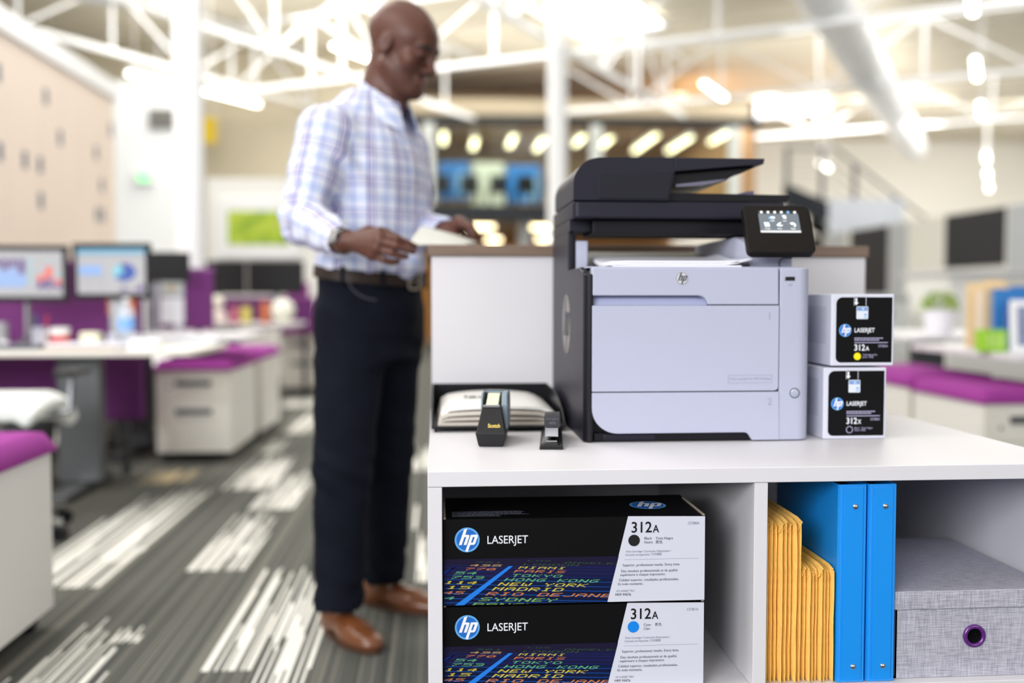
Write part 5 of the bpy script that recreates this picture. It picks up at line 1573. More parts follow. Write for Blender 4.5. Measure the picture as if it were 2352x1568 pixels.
def lean(b):
    return B().join(b, Matrix.Translation((2.575, 4.30, ZR)) @ Matrix.Rotation(-0.35, 4, 'Z') @ Matrix.Rotation(-0.18, 4, 'X'))
fr_ = B()
fr_.box(0, 0.17, 0, 0.012, 0, 0.028).box(0, 0.17, 0, 0.012, 0.21, 0.238).box(0, 0.028, 0, 0.012, 0.028, 0.21).box(0.142, 0.17, 0, 0.012, 0.028, 0.21)
lean(fr_).obj('frame', M('frame_white', (236, 236, 240), 0.4), t)
lean(B().box(0.028, 0.142, 0.004, 0.01, 0.028, 0.21)).obj('photo', M('photo_mix', (120, 130, 160), 0.4, vary=0.4, vscale=30), t)
# rear right: white counters with boxes
t = thing('side_counter', (4.1, 9.2, 0), 'white counter under the dark windows on the right', 'counter')
B().box(4.4, 6.1, 8.3, 9.1, 0.0, 1.17).obj('counter_body', WALLW, t, 0.005)
B().box(4.36, 6.14, 8.26, 9.14, 1.171, 1.205).obj('counter_top', WHITE, t, 0.004)
t = thing('copier', (3.9, 8.7, 0), 'pale grey office machine behind the plant', 'machine')
B().box(3.55, 4.15, 8.5, 9.1, 0.06, 0.93).obj('cabinet_body', M('machine_grey', (206, 208, 206), 0.5), t, 0.01)
B().box(3.55, 4.15, 8.5, 9.1, 0.931, 1.0).obj('machine_lid', M('machine_grey_dark', (168, 170, 170), 0.5), t, 0.01)
B().box(3.62, 4.0, 8.49, 8.4995, 0.80, 0.86).obj('display', M('machine_blue', (120, 150, 170), 0.4), t)
for (a, b_) in ((3.6, 8.55), (4.1, 8.55), (3.6, 9.05), (4.1, 9.05)):
    B().cyl((a, b_, 0.0), (a, b_, 0.06), 0.03, n=12).obj('foot', DARKER, t)
# right partition wall with dark glazing
WP = M('partition_cream', (226, 224, 216), 0.7)
GPAN = M('partition_grey', (178, 182, 186), 0.6)
DGL = M('dark_glazing', (52, 53, 58), 0.5, spec=0.15)
tag(B().box(6.30, 6.42, 9.0, 17.0, 0, 1.99).obj('wall_partition_right', WP, None, 0.0), kind='structure')
for i, (a, b_, z0_, mat) in enumerate(((10.66, 11.97, 1.33, DGL), (13.55, 14.82, 1.26, DGL), (15.9, 16.6, 1.26, DGL))):
    tag(B().box(6.285, 6.2995, a, b_, z0_ - (0 if i == 0 else 0.5), 1.975).obj('window_%d' % (i + 1), mat, None, 0.002), kind='structure')
for i, (a, b_) in enumerate(((9.6, 10.6), (12.99, 13.5), (15.0, 15.8))):
    tag(B().box(6.288, 6.2995, a, b_, 0.02, 1.98).obj('trim_%d' % (i + 1), GPAN, None, 0.002), kind='structure')
# stair with wire mesh balustrade
t = thing('staircase', (7.5, 18.0, 0), 'steel staircase with wire mesh railings at the right back', 'staircase')
RAIL = M('rail_grey', (84, 90, 98), 0.5)
B().prism([(6.2, 3.0), (7.15, 2.62), (9.3, 1.05), (9.3, 0.75), (7.15, 2.28), (6.2, 2.60)], 'y', 17.5, 17.58).obj('stringer', IRON, t)
B().prism([(7.15, 2.62), (9.3, 1.05), (9.3, 0.75), (7.15, 2.28)], 'y', 18.75, 18.83).obj('stringer', IRON, t)
for q in range(11):
    x_ = 7.2 + q * 0.2
    B().box(x_, x_ + 0.26, 17.585, 18.745, 2.46 - q * 0.146, 2.50 - q * 0.146).obj('tread', M('tread_grey', (150, 152, 156), 0.5), t)
for x_, z0_ in ((6.25, 2.62), (6.9, 2.62), (7.5, 2.34), (8.25, 1.78), (9.2, 1.1)):
    B().cyl((x_, 17.54, z0_), (x_, 17.54, z0_ + 1.0), 0.042, n=8).obj('post', RAIL, t)
B().tube([(6.2, 17.54, 3.62), (7.15, 17.54, 3.62), (9.25, 17.54, 2.08)], 0.028, 8).obj('handrail', RAIL, t)
for q in range(4):
    B().tube([(6.2, 17.54, 2.8 + q * 0.2), (7.15, 17.54, 2.78 + q * 0.2), (9.25, 17.54, 1.25 + q * 0.2)], 0.008, 6).obj('wire', RAIL, t)
B().box(6.9, 8.25, 17.2, 17.23, 2.0, 2.70).obj('mesh_panel', M('mesh_white', (222, 228, 238), 0.5, alpha=0.8), t)
B().box(5.95, 7.15, 17.585, 18.83, 2.55, 2.60).obj('landing', M('tread_grey', (150, 152, 156), 0.5), t)
for (a, b_) in ((6.3, 17.7), (6.3, 18.7), (9.2, 17.54), (9.2, 18.79)):
    B().cyl((a, b_, 0.0), (a, b_, 2.55 if a < 7 else 0.8), 0.05, n=10).obj('support', RAIL, t)
# ================================================================== the man
class Field:
    """smooth blend of simple rounded solids, turned into one continuous surface"""
    def __init__(self):
        self.ops = []

    def cap(self, a, b, r0, r1=None, k=0.012, op='u'):
        a, b = np.array(a, float), np.array(b, float)
        r1 = r0 if r1 is None else r1
        d = b - a
        dd = float(d @ d) + 1e-12
        def f(P):
            t = np.clip(((P - a) @ d) / dd, 0, 1)
            return np.linalg.norm(P - a - t[:, None] * d, axis=1) - (r0 + (r1 - r0) * t)
        self.ops.append((op, k, f))
        return self

    def chain(self, pts, rs, k=0.01):
        for i in range(len(pts) - 1):
            self.cap(pts[i], pts[i + 1], rs[i], rs[i + 1], k)
        return self

    def ell(self, c, r, R=None, k=0.015, op='u'):
        c, r = np.array(c, float), np.array(r, float)
        R = np.eye(3) if R is None else R
        def f(P):
            q = (P - c) @ R
            k0 = np.linalg.norm(q / r, axis=1)
            k1 = np.linalg.norm(q / (r * r), axis=1) + 1e-9
            return np.where(k0 < 1e-4, -r.min(), k0 * (k0 - 1) / k1)
        self.ops.append((op, k, f))
        return self

    def fn(self, f, k=0.02, op='u'):
        self.ops.append((op, k, f))
        return self

    def each(self, P):
        return np.stack([f(P) for _, _, f in self.ops], 1)

    def val(self, P, use=None):
        d = np.full(len(P), 10.0)
        for i, (op, k, f) in enumerate(self.ops):
            if use is not None and not use[i]:
                continue
            e = f(P)
            if op == 'u':
                h = np.clip(0.5 + 0.5 * (e - d) / k, 0, 1)
                d = e + (d - e) * (1 - h) - k * h * (1 - h) if False else (e * (1 - h) + d * h - k * h * (1 - h))
            elif op == 's':
                h = np.clip(0.5 - 0.5 * (d + e) / k, 0, 1)
                d = d * (1 - h) - e * h + k * h * (1 - h)
            else:          # intersect
                h = np.clip(0.5 - 0.5 * (e - d) / k, 0, 1)
                d = e * (1 - h) + d * h + k * h * (1 - h)
        return d

    def mesh(self, lo, hi, h, disp=None, n=14, amp=0.0):
        lo, hi = np.array(lo, float), np.array(hi, float)
        nb = np.ceil((hi - lo) / (h * n)).astype(int)
        I = np.stack(np.meshgrid(*[np.arange(q) for q in nb], indexing='ij'), -1).reshape(-1, 3)
        cen = lo + (I + 0.5) * h * n
        diag = h * n * 0.87
        E = self.each(cen)
        iu = [i for i, o in enumerate(self.ops) if o[0] == 'u']
        near = E[:, iu].min(1) < diag + 0.035 + amp
        I, E = I[near], E[near]
        G = np.stack(np.meshgrid(*[np.arange(n + 1)] * 3, indexing='ij'), -1).reshape(-1, 3)
        ids, vals = [], []
        cor = [(a, b, c) for a in (0, 1) for b in (0, 1) for c in (0, 1)]
        for blk, e in zip(I, E):
            use = e < diag * 1.25 + 0.05
            for i, o in enumerate(self.ops):
                if o[0] == 'i':
                    use[i] = True
            P = lo + (G + blk * n) * h
            v = self.val(P, use)
            if disp is not None:
                v = v + disp(P)
            v = v.reshape(n + 1, n + 1, n + 1)
            s = v < 0
            if not s.any() or s.all():
                continue
            S = sum(s[a:a + n, b:b + n, c:c + n].astype(np.int8) for a, b, c in cor)
            act = np.argwhere((S > 0) & (S < 8))
            if len(act):
                ids.append(act + blk * n)
                vals.append(np.stack([v[act[:, 0] + a, act[:, 1] + b, act[:, 2] + c] for a, b, c in cor], 1))
        C = np.concatenate(ids)
        V = np.concatenate(vals)
        cor = np.array(cor)
        acc, cnt = np.zeros((len(C), 3)), np.zeros(len(C))
        for p in range(8):
            for ax in range(3):
                if cor[p][ax] == 0:
                    q = int(p + (4, 2, 1)[ax])
                    a, b = V[:, p], V[:, q]
                    m = (a < 0) != (b < 0)
                    t = np.where(m, a / np.where(m, a - b, 1), 0)
                    pt = cor[p] + t[:, None] * (cor[q] - cor[p])
                    acc[m] += pt[m]
                    cnt[m] += 1
        W = lo + (C + acc / cnt[:, None]) * h
        big = np.array([4000 * 4000, 4000, 1], dtype=np.int64)
        key = C.astype(np.int64) @ big
        order = np.argsort(key)
        sk = key[order]
        Q = []
        for ax in range(3):
            q = (4, 2, 1)[ax]
            m = (V[:, 0] < 0) != (V[:, q] < 0)
            u, w = (ax + 1) % 3, (ax + 2) % 3
            cc = C[m].astype(np.int64)
            du, dw = np.zeros(3, np.int64), np.zeros(3, np.int64)
            du[u], dw[w] = 1, 1
            lst = []
            ok = np.ones(len(cc), bool)
            for off in (0 * du, -du, -du - dw, -dw):
                kk = (cc + off) @ big
                pos = np.searchsorted(sk, kk)
                pos = np.clip(pos, 0, len(sk) - 1)
                ok &= sk[pos] == kk
                lst.append(order[pos])
            F = np.stack(lst, 1)
            inside = V[m, 0] < 0
            F[~inside] = F[~inside][:, ::-1]
            Q.append(F[ok])
        return W, np.concatenate(Q)


def mesh_obj(name, W, Q, mats, parent, mi=None, uv=None):
    me = bpy.data.meshes.new(name)
    off = parent.location if parent is not None else Vector((0, 0, 0))
    me.from_pydata((W - np.array(off)).tolist(), [], Q.tolist())
    for m in (mats if isinstance(mats, list) else [mats]):
        me.materials.append(m)
    if mi is not None:
        me.polygons.foreach_set('material_index', mi.astype(np.int32))
    me.polygons.foreach_set('use_smooth', [True] * len(Q))
    if uv is not None:
        l = me.uv_layers.new(name='cloth')
        l.data.foreach_set('uv', uv.reshape(-1).astype(np.float32))
    me.update()
    o = bpy.data.objects.new(name, me)
    COL.objects.link(o)
    o.parent = parent
    return o


def relax(W, Q, it=2):
    for _ in range(it):
        acc, cnt = np.zeros_like(W), np.zeros(len(W))
        for j in range(4):
            for d in (1, 3):
                np.add.at(acc, Q[:, j], W[Q[:, (j + d) % 4]])
                np.add.at(cnt, Q[:, j], 1)
        W = 0.5 * W + 0.5 * acc / np.maximum(cnt, 1)[:, None]
    return W


person = thing('person', (-0.21, 2.93, 0), 'bald man in a plaid shirt, dark jeans and brown shoes reading papers', 'person')
fF = np.array([0.85, -0.527, 0])           # where the chest faces
fR = np.array([-0.527, -0.85, 0])          # towards his right, the side nearest the camera
PC = np.array([-0.197, 2.95, 0.0])
rS, rE, rW = np.array([-0.312, 2.79, 1.440]), np.array([-0.360, 2.725, 1.185]), np.array([-0.240, 2.515, 1.118])
lS, lE, lW = np.array([-0.105, 3.085, 1.440]), np.array([-0.062, 3.10, 1.185]), np.array([0.020, 2.86, 1.168])
rH, rK, rA = np.array([-0.243, 2.885, 0.90]), np.array([-0.272, 2.85, 0.50]), np.array([-0.290, 2.875, 0.10])
lH, lK, lA = np.array([-0.148, 3.02, 0.90]), np.array([-0.156, 3.07, 0.48]), np.array([-0.172, 3.14, 0.10])

TZ = np.array([0.80, 0.93, 1.02, 1.07, 1.15, 1.25, 1.35, 1.42, 1.47, 1.51, 1.545, 1.58])
TA_ = np.array([0.160, 0.176, 0.170, 0.182, 0.182, 0.186, 0.192, 0.194, 0.182, 0.150, 0.104, 0.066])
TB_ = np.array([0.125, 0.138, 0.132, 0.146, 0.142, 0.140, 0.142, 0.132, 0.112, 0.090, 0.072, 0.062])
TO_ = np.array([0.0, 0.0, 0.0, 0.004, 0.006, 0.008, 0.010, 0.0, -0.014, -0.020, -0.014, -0.006])


def trunk(shrink, z0, z1):
    def f(P):
        z = P[:, 2]
        A = np.interp(z, TZ, TA_) - shrink
        Bq = np.interp(z, TZ, TB_) - shrink
        o = np.interp(z, TZ, TO_)
        q = P - PC
        a = q @ fR
        b = q @ fF - o
        d = (np.sqrt((a / A) ** 2 + (b / Bq) ** 2) - 1) * np.minimum(A, Bq)
        zt = z + 0.12 * b
        return np.maximum(d * 0.9, np.maximum(z0 - zt, z - z1))
    return f


# head frame
ph_ = math.radians(19)
hd = np.array([0.885, -0.466, 0])
yh = hd * math.cos(ph_) + np.array([0, 0, -math.sin(ph_)])
zh = hd * math.sin(ph_) + np.array([0, 0, math.cos(ph_)])
xh = np.cross(yh, zh)
HR = np.stack([xh, yh, zh], 1)             # columns: his right, face, up
HC = np.array([-0.098, 2.935, 1.700])
HS = 1.04


def hp(x, y, z):
    return HC + HR @ (np.array([x, y, z]) * HS)


def HE(F, c, r, k=0.015, op='u', rot=None):
    R = HR if rot is None else HR @ rot
    F.ell(hp(*c), np.array(r) * HS, R, k, op)


def HCap(F, a, b, r0, r1=None, k=0.012, op='u'):
    F.cap(hp(*a), hp(*b), r0 * HS, (r1 if r1 is not None else r0) * HS, k, op)


def pt(x, y, z):
    return np.array([x, y, z])


BODY = Field()
BODY.fn(trunk(0.018, 0.90, 1.56), 0.03)
BODY.cap(rS, rE, 0.055, 0.046, 0.05).cap(rE, rW, 0.044, 0.029, 0.02)
BODY.cap(lS, lE, 0.055, 0.046, 0.05).cap(lE, lW, 0.044, 0.029, 0.02)
BODY.cap(rH, rK, 0.080, 0.055, 0.02).cap(rK, rA, 0.056, 0.042, 0.02)
BODY.cap(lH, lK, 0.080, 0.052, 0.02).cap(lK, lA, 0.054, 0.042, 0.02)
nb_ = np.array([-0.185, 2.972, 1.50])
BODY.cap(nb_, hp(0, -0.032, -0.055), 0.066, 0.056, 0.03)
BODY.cap(np.array([-0.145, 2.95, 1.52]), hp(0, 0.03, -0.095), 0.045, 0.036, 0.03)
HE(BODY, (0, -0.018, 0.040), (0.076, 0.098, 0.086), 0.03)
HE(BODY, (0, 0.030, 0.030), (0.066, 0.066, 0.062), 0.03)
HE(BODY, (0, 0.028, -0.045), (0.060, 0.060, 0.080), 0.03)
HCap(BODY, (0.052, 0.0, -0.055), (0.022, 0.066, -0.104), 0.020, 0.018, 0.025)
HCap(BODY, (-0.052, 0.0, -0.055), (-0.022, 0.066, -0.104), 0.020, 0.018, 0.025)
HE(BODY, (0, 0.078, -0.106), (0.024, 0.018, 0.018), 0.02)
HCap(BODY, (0.036, 0.082, 0.014), (-0.036, 0.082, 0.014), 0.013, 0.013, 0.016)
for s in (-1, 1):
    HE(BODY, (s * 0.047, 0.062, -0.030), (0.020, 0.020, 0.022), 0.02)
    HE(BODY, (s * 0.032, 0.102, -0.006), (0.018, 0.016, 0.012), 0.012, 's')
    HE(BODY, (s * 0.032, 0.080, -0.007), (0.0145, 0.0135, 0.0125), 0.004)
HCap(BODY, (0, 0.088, 0.004), (0, 0.110, -0.040), 0.0085, 0.0125, 0.010)
for s in (-1, 1):
    HE(BODY, (s * 0.0135, 0.099, -0.045), (0.0095, 0.012, 0.009), 0.007)
HCap(BODY, (0.018, 0.084, -0.071), (-0.018, 0.084, -0.071), 0.0095, 0.0095, 0.008)
HE(BODY, (0, 0.092, -0.0705), (0.015, 0.009, 0.007), 0.006)
HCap(BODY, (0.016, 0.083, -0.084), (-0.016, 0.083, -0.084), 0.0095, 0.0095, 0.007)
HCap(BODY, (0.020, 0.0975, -0.0775), (-0.020, 0.0975, -0.0775), 0.0025, 0.0025, 0.002, 's')
th_ = math.radians(12)
ER = np.array([[1, 0, 0], [0, math.cos(th_), math.sin(th_)], [0, -math.sin(th_), math.cos(th_)]])
for s in (-1, 1):
    HE(BODY, (s * 0.077, -0.010, -0.008), (0.009, 0.020, 0.033), 0.008, 'u', ER)
    HE(BODY, (s * 0.087, -0.004, -0.004), (0.006, 0.009, 0.017), 0.005, 's', ER)
# right hand: back towards the camera, pinching the sheets
def hand(W, kn, fingers, thumb, rad, palm_r):
    for i, k_ in enumerate(kn):
        BODY.cap(W, k_, palm_r * 0.95, palm_r * 0.82, 0.012)
    for i in range(3):
        BODY.cap(kn[i], kn[i + 1], palm_r * 0.8, palm_r * 0.75, 0.008)
    for i, ch in enumerate(fingers):
        pts = [kn[i]] + ch
        rs = [rad * s * (1, 0.98, 0.96, 0.92)[i] for s in (1.08, 0.98, 0.9, 0.8)][:len(pts)]
        BODY.chain(pts, rs, 0.0035)
    BODY.chain(thumb, [rad * 1.5, rad * 1.25, rad * 1.1, rad * 0.9][:len(thumb)], 0.006)


rwp = pt(-0.2236, 2.5050, 1.1192)
BODY.cap(rW, rwp, 0.029, 0.025, 0.01)
hand(rwp, [pt(-0.1386, 2.4650, 1.1365), pt(-0.1391, 2.4540, 1.1167), pt(-0.1468, 2.4570, 1.0988), pt(-0.1583, 2.4700, 1.0834)],
     [[pt(-0.0977, 2.4480, 1.1229), pt(-0.0716, 2.4550, 1.1107), pt(-0.0549, 2.4680, 1.1040)], [pt(-0.1004, 2.4340, 1.1042), pt(-0.0734, 2.4420, 1.0952), pt(-0.0580, 2.4580, 1.0907)],
      [pt(-0.1113, 2.4420, 1.0866), pt(-0.0885, 2.4500, 1.0797), pt(-0.0752, 2.4660, 1.0793)], [pt(-0.1300, 2.4550, 1.0702), pt(-0.1123, 2.4620, 1.0652), pt(-0.0980, 2.4740, 1.0667)]],
     [pt(-0.2081, 2.5120, 1.1283), pt(-0.1716, 2.5150, 1.1459), pt(-0.1282, 2.5100, 1.1404), pt(-0.0891, 2.5020, 1.1217)], 0.0098, 0.0175)
lwp = pt(0.0267, 2.8450, 1.1673)
BODY.cap(lW, lwp, 0.028, 0.024, 0.01)
hand(lwp, [pt(0.0699, 2.7900, 1.1833), pt(0.0667, 2.8100, 1.1908), pt(0.0586, 2.8300, 1.1934), pt(0.0491, 2.8500, 1.1899)],
     [[pt(0.0921, 2.7650, 1.1708), pt(0.1004, 2.7620, 1.1539), pt(0.1018, 2.7680, 1.1398)], [pt(0.0917, 2.7900, 1.1798), pt(0.1049, 2.7850, 1.1614), pt(0.1085, 2.7850, 1.1445)],
      [pt(0.0827, 2.8150, 1.1803), pt(0.0971, 2.8050, 1.1626), pt(0.0993, 2.8000, 1.1465)], [pt(0.0663, 2.8450, 1.1749), pt(0.0785, 2.8400, 1.1598), pt(0.0819, 2.8300, 1.1470)]],
     [pt(0.0315, 2.8300, 1.1614), pt(0.0469, 2.8000, 1.1475), pt(0.0646, 2.7750, 1.1365), pt(0.0812, 2.7650, 1.1324)], 0.0098, 0.0165)
W_, Q_ = BODY.mesh((-0.56, 2.30, 0.06), (0.16, 3.36, 1.90), 0.0033)
W_ = relax(W_, Q_, 1)
SKIN = M('skin_dark_brown', (90, 56, 46), 0.45, spec=0.35, vary=0.06, vscale=60)
fc = W_[Q_].mean(1)
hl = (fc - HC) @ HR / HS
mi = np.zeros(len(Q_))
ax, ay, az = np.abs(hl[:, 0]), hl[:, 1], hl[:, 2]
hd_ = (ay > 0.03) & (np.abs(az) < 0.2) & (fc[:, 2] > 1.5)
beard = hd_ & (az < -0.052) & (az > -0.145) & (ay > 0.0)
mi[beard] = 1
brow = hd_ & (np.abs(az - (0.0165 - 6 * (ax - 0.03) ** 2)) < 0.0048) & (ax > 0.012) & (ax < 0.052)
mi[brow] = 2
lips = hd_ & ((ax / 0.023) ** 2 + ((az + 0.0775) / 0.0115) ** 2 < 1) & (ay > 0.078)
mi[lips] = 3
eye = hd_ & (np.abs(ax - 0.032) < 0.0125) & (np.abs(az + 0.0125) < 0.0030) & (ay > 0.075)
mi[eye] = 4
mesh_obj('body', W_, Q_, [SKIN, M('skin_shaved', (83, 53, 44), 0.5, spec=0.3), M('brow_hair', (30, 22, 20), 0.7), M('lip_brown', (116, 72, 68), 0.4), M('eye_dark', (38, 28, 26), 0.2)], person, mi)


# ---- shirt
def folds(P):
    x, y, z = P[:, 0], P[:, 1], P[:, 2]
    d = 0.0022 * np.sin(38 * z + 22 * x + 3 * np.sin(14 * y)) * np.sin(19 * x - 24 * y + 11 * z)
    def bump(c, s, a, fx, fz):
        w = np.exp(-((P - np.array(c)) ** 2).sum(1) / (s * s))
        return w * a * np.sin(fx * x + fz * z + 9 * y)
    d += bump(rE, 0.11, 0.007, 50, 95) + bump(rE * 0.4 + rW * 0.6, 0.09, 0.004, 90, -60)
    d += bump(rS + np.array([0.05, 0.03, -0.12]), 0.10, 0.007, 80, 60)
    d += bump(PC + np.array([0.03, -0.1, 1.10]), 0.13, 0.006, 62, 34)
    d += bump(lE, 0.10, 0.005, 60, 80)
    return d


SH = Field()
SH.fn(trunk(0.0, 1.045, 1.575), 0.02)
SH.cap(rS + np.array([0, 0, -0.012]), rS * 0.5 + rE * 0.5, 0.072, 0.064, 0.065)
SH.cap(rS * 0.5 + rE * 0.5, rE, 0.064, 0.060, 0.02)
SH.cap(rE, rE * 0.2 + rW * 0.8, 0.060, 0.047, 0.02)
SH.cap(rE * 0.2 + rW * 0.8, rE * 0.03 + rW * 0.97, 0.043, 0.042, 0.006)
SH.cap(lS + np.array([0, 0, -0.012]), lS * 0.5 + lE * 0.5, 0.072, 0.064, 0.065)
SH.cap(lS * 0.5 + lE * 0.5, lE, 0.064, 0.058, 0.02)
SH.cap(lE, lE * 0.2 + lW * 0.8, 0.056, 0.044, 0.02)
SH.cap(lE * 0.2 + lW * 0.8, lE * 0.03 + lW * 0.97, 0.041, 0.040, 0.006)
# loose tail that folds over the belt at the front
tl_ = PC + fF * 0.138 + fR * 0.015
SH.ell((tl_[0], tl_[1], 1.075), (0.045, 0.035, 0.040), None, 0.02)
# neck opening and sleeve ends
SH.cap(nb_ + np.array([0.0, 0.0, 0.02]), hp(0, 0.0, -0.05), 0.058, 0.060, 0.006, 's')
SH.cap(np.array([-0.110, 2.925, 1.545]), np.array([-0.075, 2.905, 1.60]), 0.034, 0.05, 0.008, 's')
SH.cap(rE * 0.02 + rW * 0.98, rW + (rW - rE) * 0.3, 0.034, 0.034, 0.004, 's')
SH.cap(lE * 0.02 + lW * 0.98, lW + (lW - lE) * 0.3, 0.032, 0.032, 0.004, 's')
W_, Q_ = SH.mesh((-0.56, 2.40, 1.0), (0.16, 3.30, 1.66), 0.0042, folds, amp=0.01)
W_ = relax(W_, Q_, 1)


def along(P, a, b):
    d = b - a
    L = np.linalg.norm(d)
    d = d / L
    t = (P - a) @ d
    u = np.cross(d, np.array([0.3, 0.9, 0.2])); u /= np.linalg.norm(u)
    w = np.cross(d, u)
    q = P - a - t[:, None] * d
    return t, np.arctan2(q @ w, q @ u), np.linalg.norm(q, axis=1), L


fc = W_[Q_].mean(1)
lp = W_[Q_]                                  # faces x 4 x 3
d_t = trunk(0.0, 0.9, 1.6)(fc)
segs = [(rS, rE, 0.068), (rE, rW, 0.05), (lS, lE, 0.066), (lE, lW, 0.05)]
dist = [d_t + 0.012]
for a, b, r_ in segs:
    t, an, rad, L = along(fc, a, b)
    dd = np.linalg.norm(fc - a - np.clip(t / L, 0, 1)[:, None] * (b - a), axis=1) - r_
    dist.append(dd)
who = np.argmin(np.stack(dist, 1), 1)
uv = np.zeros((len(Q_), 4, 2))
q = lp - PC
uv[..., 0] = np.arctan2(q @ fF, q @ fR) * 0.165
uv[..., 1] = lp[..., 2]
for i, (a, b, r_) in enumerate(segs):
    m = who == i + 1
    if m.any():
        P = lp[m].reshape(-1, 3)
        t, an, rad, L = along(P, a, b)
        uv[m] = np.stack([an * r_ * 0.9, t + 0.3], -1).reshape(-1, 4, 2)
wrap = uv[..., 0].max(1) - uv[..., 0].min(1) > 0.15
uv[wrap, :, 0] = uv[wrap, :1, 0]
PLAID = bpy.data.materials.new('plaid_cotton')
PLAID.use_nodes = True
nt = PLAID.node_tree
p = nt.nodes['Principled BSDF']
p.inputs['Roughness'].default_value = 0.85
p.inputs['Sheen Weight'].default_value = 0.15
un = nt.nodes.new('ShaderNodeUVMap'); un.uv_map = 'cloth'
sp = nt.nodes.new('ShaderNodeSeparateXYZ')
nt.links.new(un.outputs[0], sp.inputs[0])
ramps = []
for axis, per in ((0, 0.088), (1, 0.085)):
    dv = nt.nodes.new('ShaderNodeMath'); dv.operation = 'DIVIDE'; dv.inputs[1].default_value = per
    fr = nt.nodes.new('ShaderNodeMath'); fr.operation = 'FRACT'
    nt.links.new(sp.outputs[axis], dv.inputs[0]); nt.links.new(dv.outputs[0], fr.inputs[0])
    rmp = nt.nodes.new('ShaderNodeValToRGB')
    rmp.color_ramp.interpolation = 'CONSTANT'
    el = rmp.color_ramp.elements
    bands = [(0.0, (236, 238, 246)), (0.10, (92, 94, 172)), (0.155, (226, 226, 238)), (0.21, (186, 164, 186)), (0.25, (232, 230, 240)), (0.31, (118, 120, 190)), (0.35, (236, 238, 246)), (0.58, (218, 225, 243)), (0.70, (150, 156, 206)), (0.73, (218, 225, 243)), (0.82, (236, 238, 246))]
    if axis:
        bands = [(0.0, (240, 241, 248)), (0.12, (166, 172, 214)), (0.17, (232, 234, 244)), (0.27, (204, 186, 204)), (0.30, (234, 234, 244)), (0.36, (172, 178, 218)), (0.41, (240, 241, 248)), (0.62, (214, 222, 242)), (0.86, (240, 241, 248))]
    el[0].position, el[0].color = bands[0][0], rgb(bands[0][1])
    el[1].position, el[1].color = bands[1][0], rgb(bands[1][1])
    for b_, c_ in bands[2:]:
        x_ = el.new(b_); x_.color = rgb(c_)
    nt.links.new(fr.outputs[0], rmp.inputs[0])
    ramps.append(rmp)
mx = nt.nodes.new('ShaderNodeMix'); mx.data_type = 'RGBA'; mx.blend_type = 'MULTIPLY'; mx.inputs['Factor'].default_value = 1
nt.links.new(ramps[0].outputs[0], mx.inputs['A']); nt.links.new(ramps[1].outputs[0], mx.inputs['B'])
nt.links.new(mx.outputs['Result'], p.inputs['Base Color'])
shirt = mesh_obj('shirt', W_, Q_, [PLAID], person, None, uv)

# collar: a folded band around the neck, open at the front
def neck_ring(a, r, lift, drop):
    c_ = np.array([-0.158, 2.957, 1.545 + lift])
    tilt = -0.62                            # lower at the front
    d = fR * math.sin(a) + fF * -math.cos(a)
    fwd = -math.cos(a)
    return c_ + d * r + np.array([0, 0, 1]) * (tilt * fwd * 0.075 - drop) + fF * 0.012
P = []
for i in range(33):
    a = -2.72 + 5.44 * i / 32
    e_ = abs(a) / 2.72
    lo_ = 0.040 + 0.022 * e_ ** 6
    P.append([neck_ring(a, 0.066, 0.012, -0.012), neck_ring(a, 0.071, 0.014, -0.014), neck_ring(a, 0.078, 0.008, 0.002), neck_ring(a, 0.084 + 0.008 * e_, 0.0, 0.5 * lo_), neck_ring(a, 0.092 + 0.012 * e_, -0.004, lo_)])
k = B().sheet(P, 0.0022)
co = k.obj('collar', PLAID, person, ang=60)
l = co.data.uv_layers.new(name='cloth')
for li, lo_ in enumerate(co.data.loops):
    v = co.data.vertices[lo_.vertex_index].co
    q = np.array(v) + np.array(person.location) - PC
    l.data[li].uv = (math.atan2(q @ fF, q @ fR) * 0.09 + q[2] * 0.5, q[2] * 0.9)
# button placket
pk = []
for i in range(15):
    z = 1.08 + 0.40 * i / 14
    A = np.interp(z, TZ, TB_); o_ = np.interp(z, TZ, TO_)
    base = PC + fF * (A + o_ + 0.0035)
    pk.append([base + fR * 0.017 + np.array([0, 0, z]), base + fF * 0.0015 + np.array([0, 0, z]), base - fR * 0.017 + np.array([0, 0, z])])
k = B().sheet([[r_[j] for j in range(3)] for r_ in pk], 0.002)
pko = k.obj('button_placket', PLAID, person, ang=60)
l = pko.data.uv_layers.new(name='cloth')
for li, lo_ in enumerate(pko.data.loops):
    v = pko.data.vertices[lo_.vertex_index].co
    q = np.array(v) + np.array(person.location) - PC
    l.data[li].uv = (q @ fR + 0.03, q[2])
for i in range(5):
    z = 1.12 + 0.085 * i
    A = np.interp(z, TZ, TB_); o_ = np.interp(z, TZ, TO_)
    c_ = PC + fF * (A + o_ + 0.005) + np.array([0, 0, z])
    B().cyl(c_, c_ + fF * 0.0025, 0.0052, n=14).obj('button', M('button_ivory', (226, 224, 216), 0.3), pko)

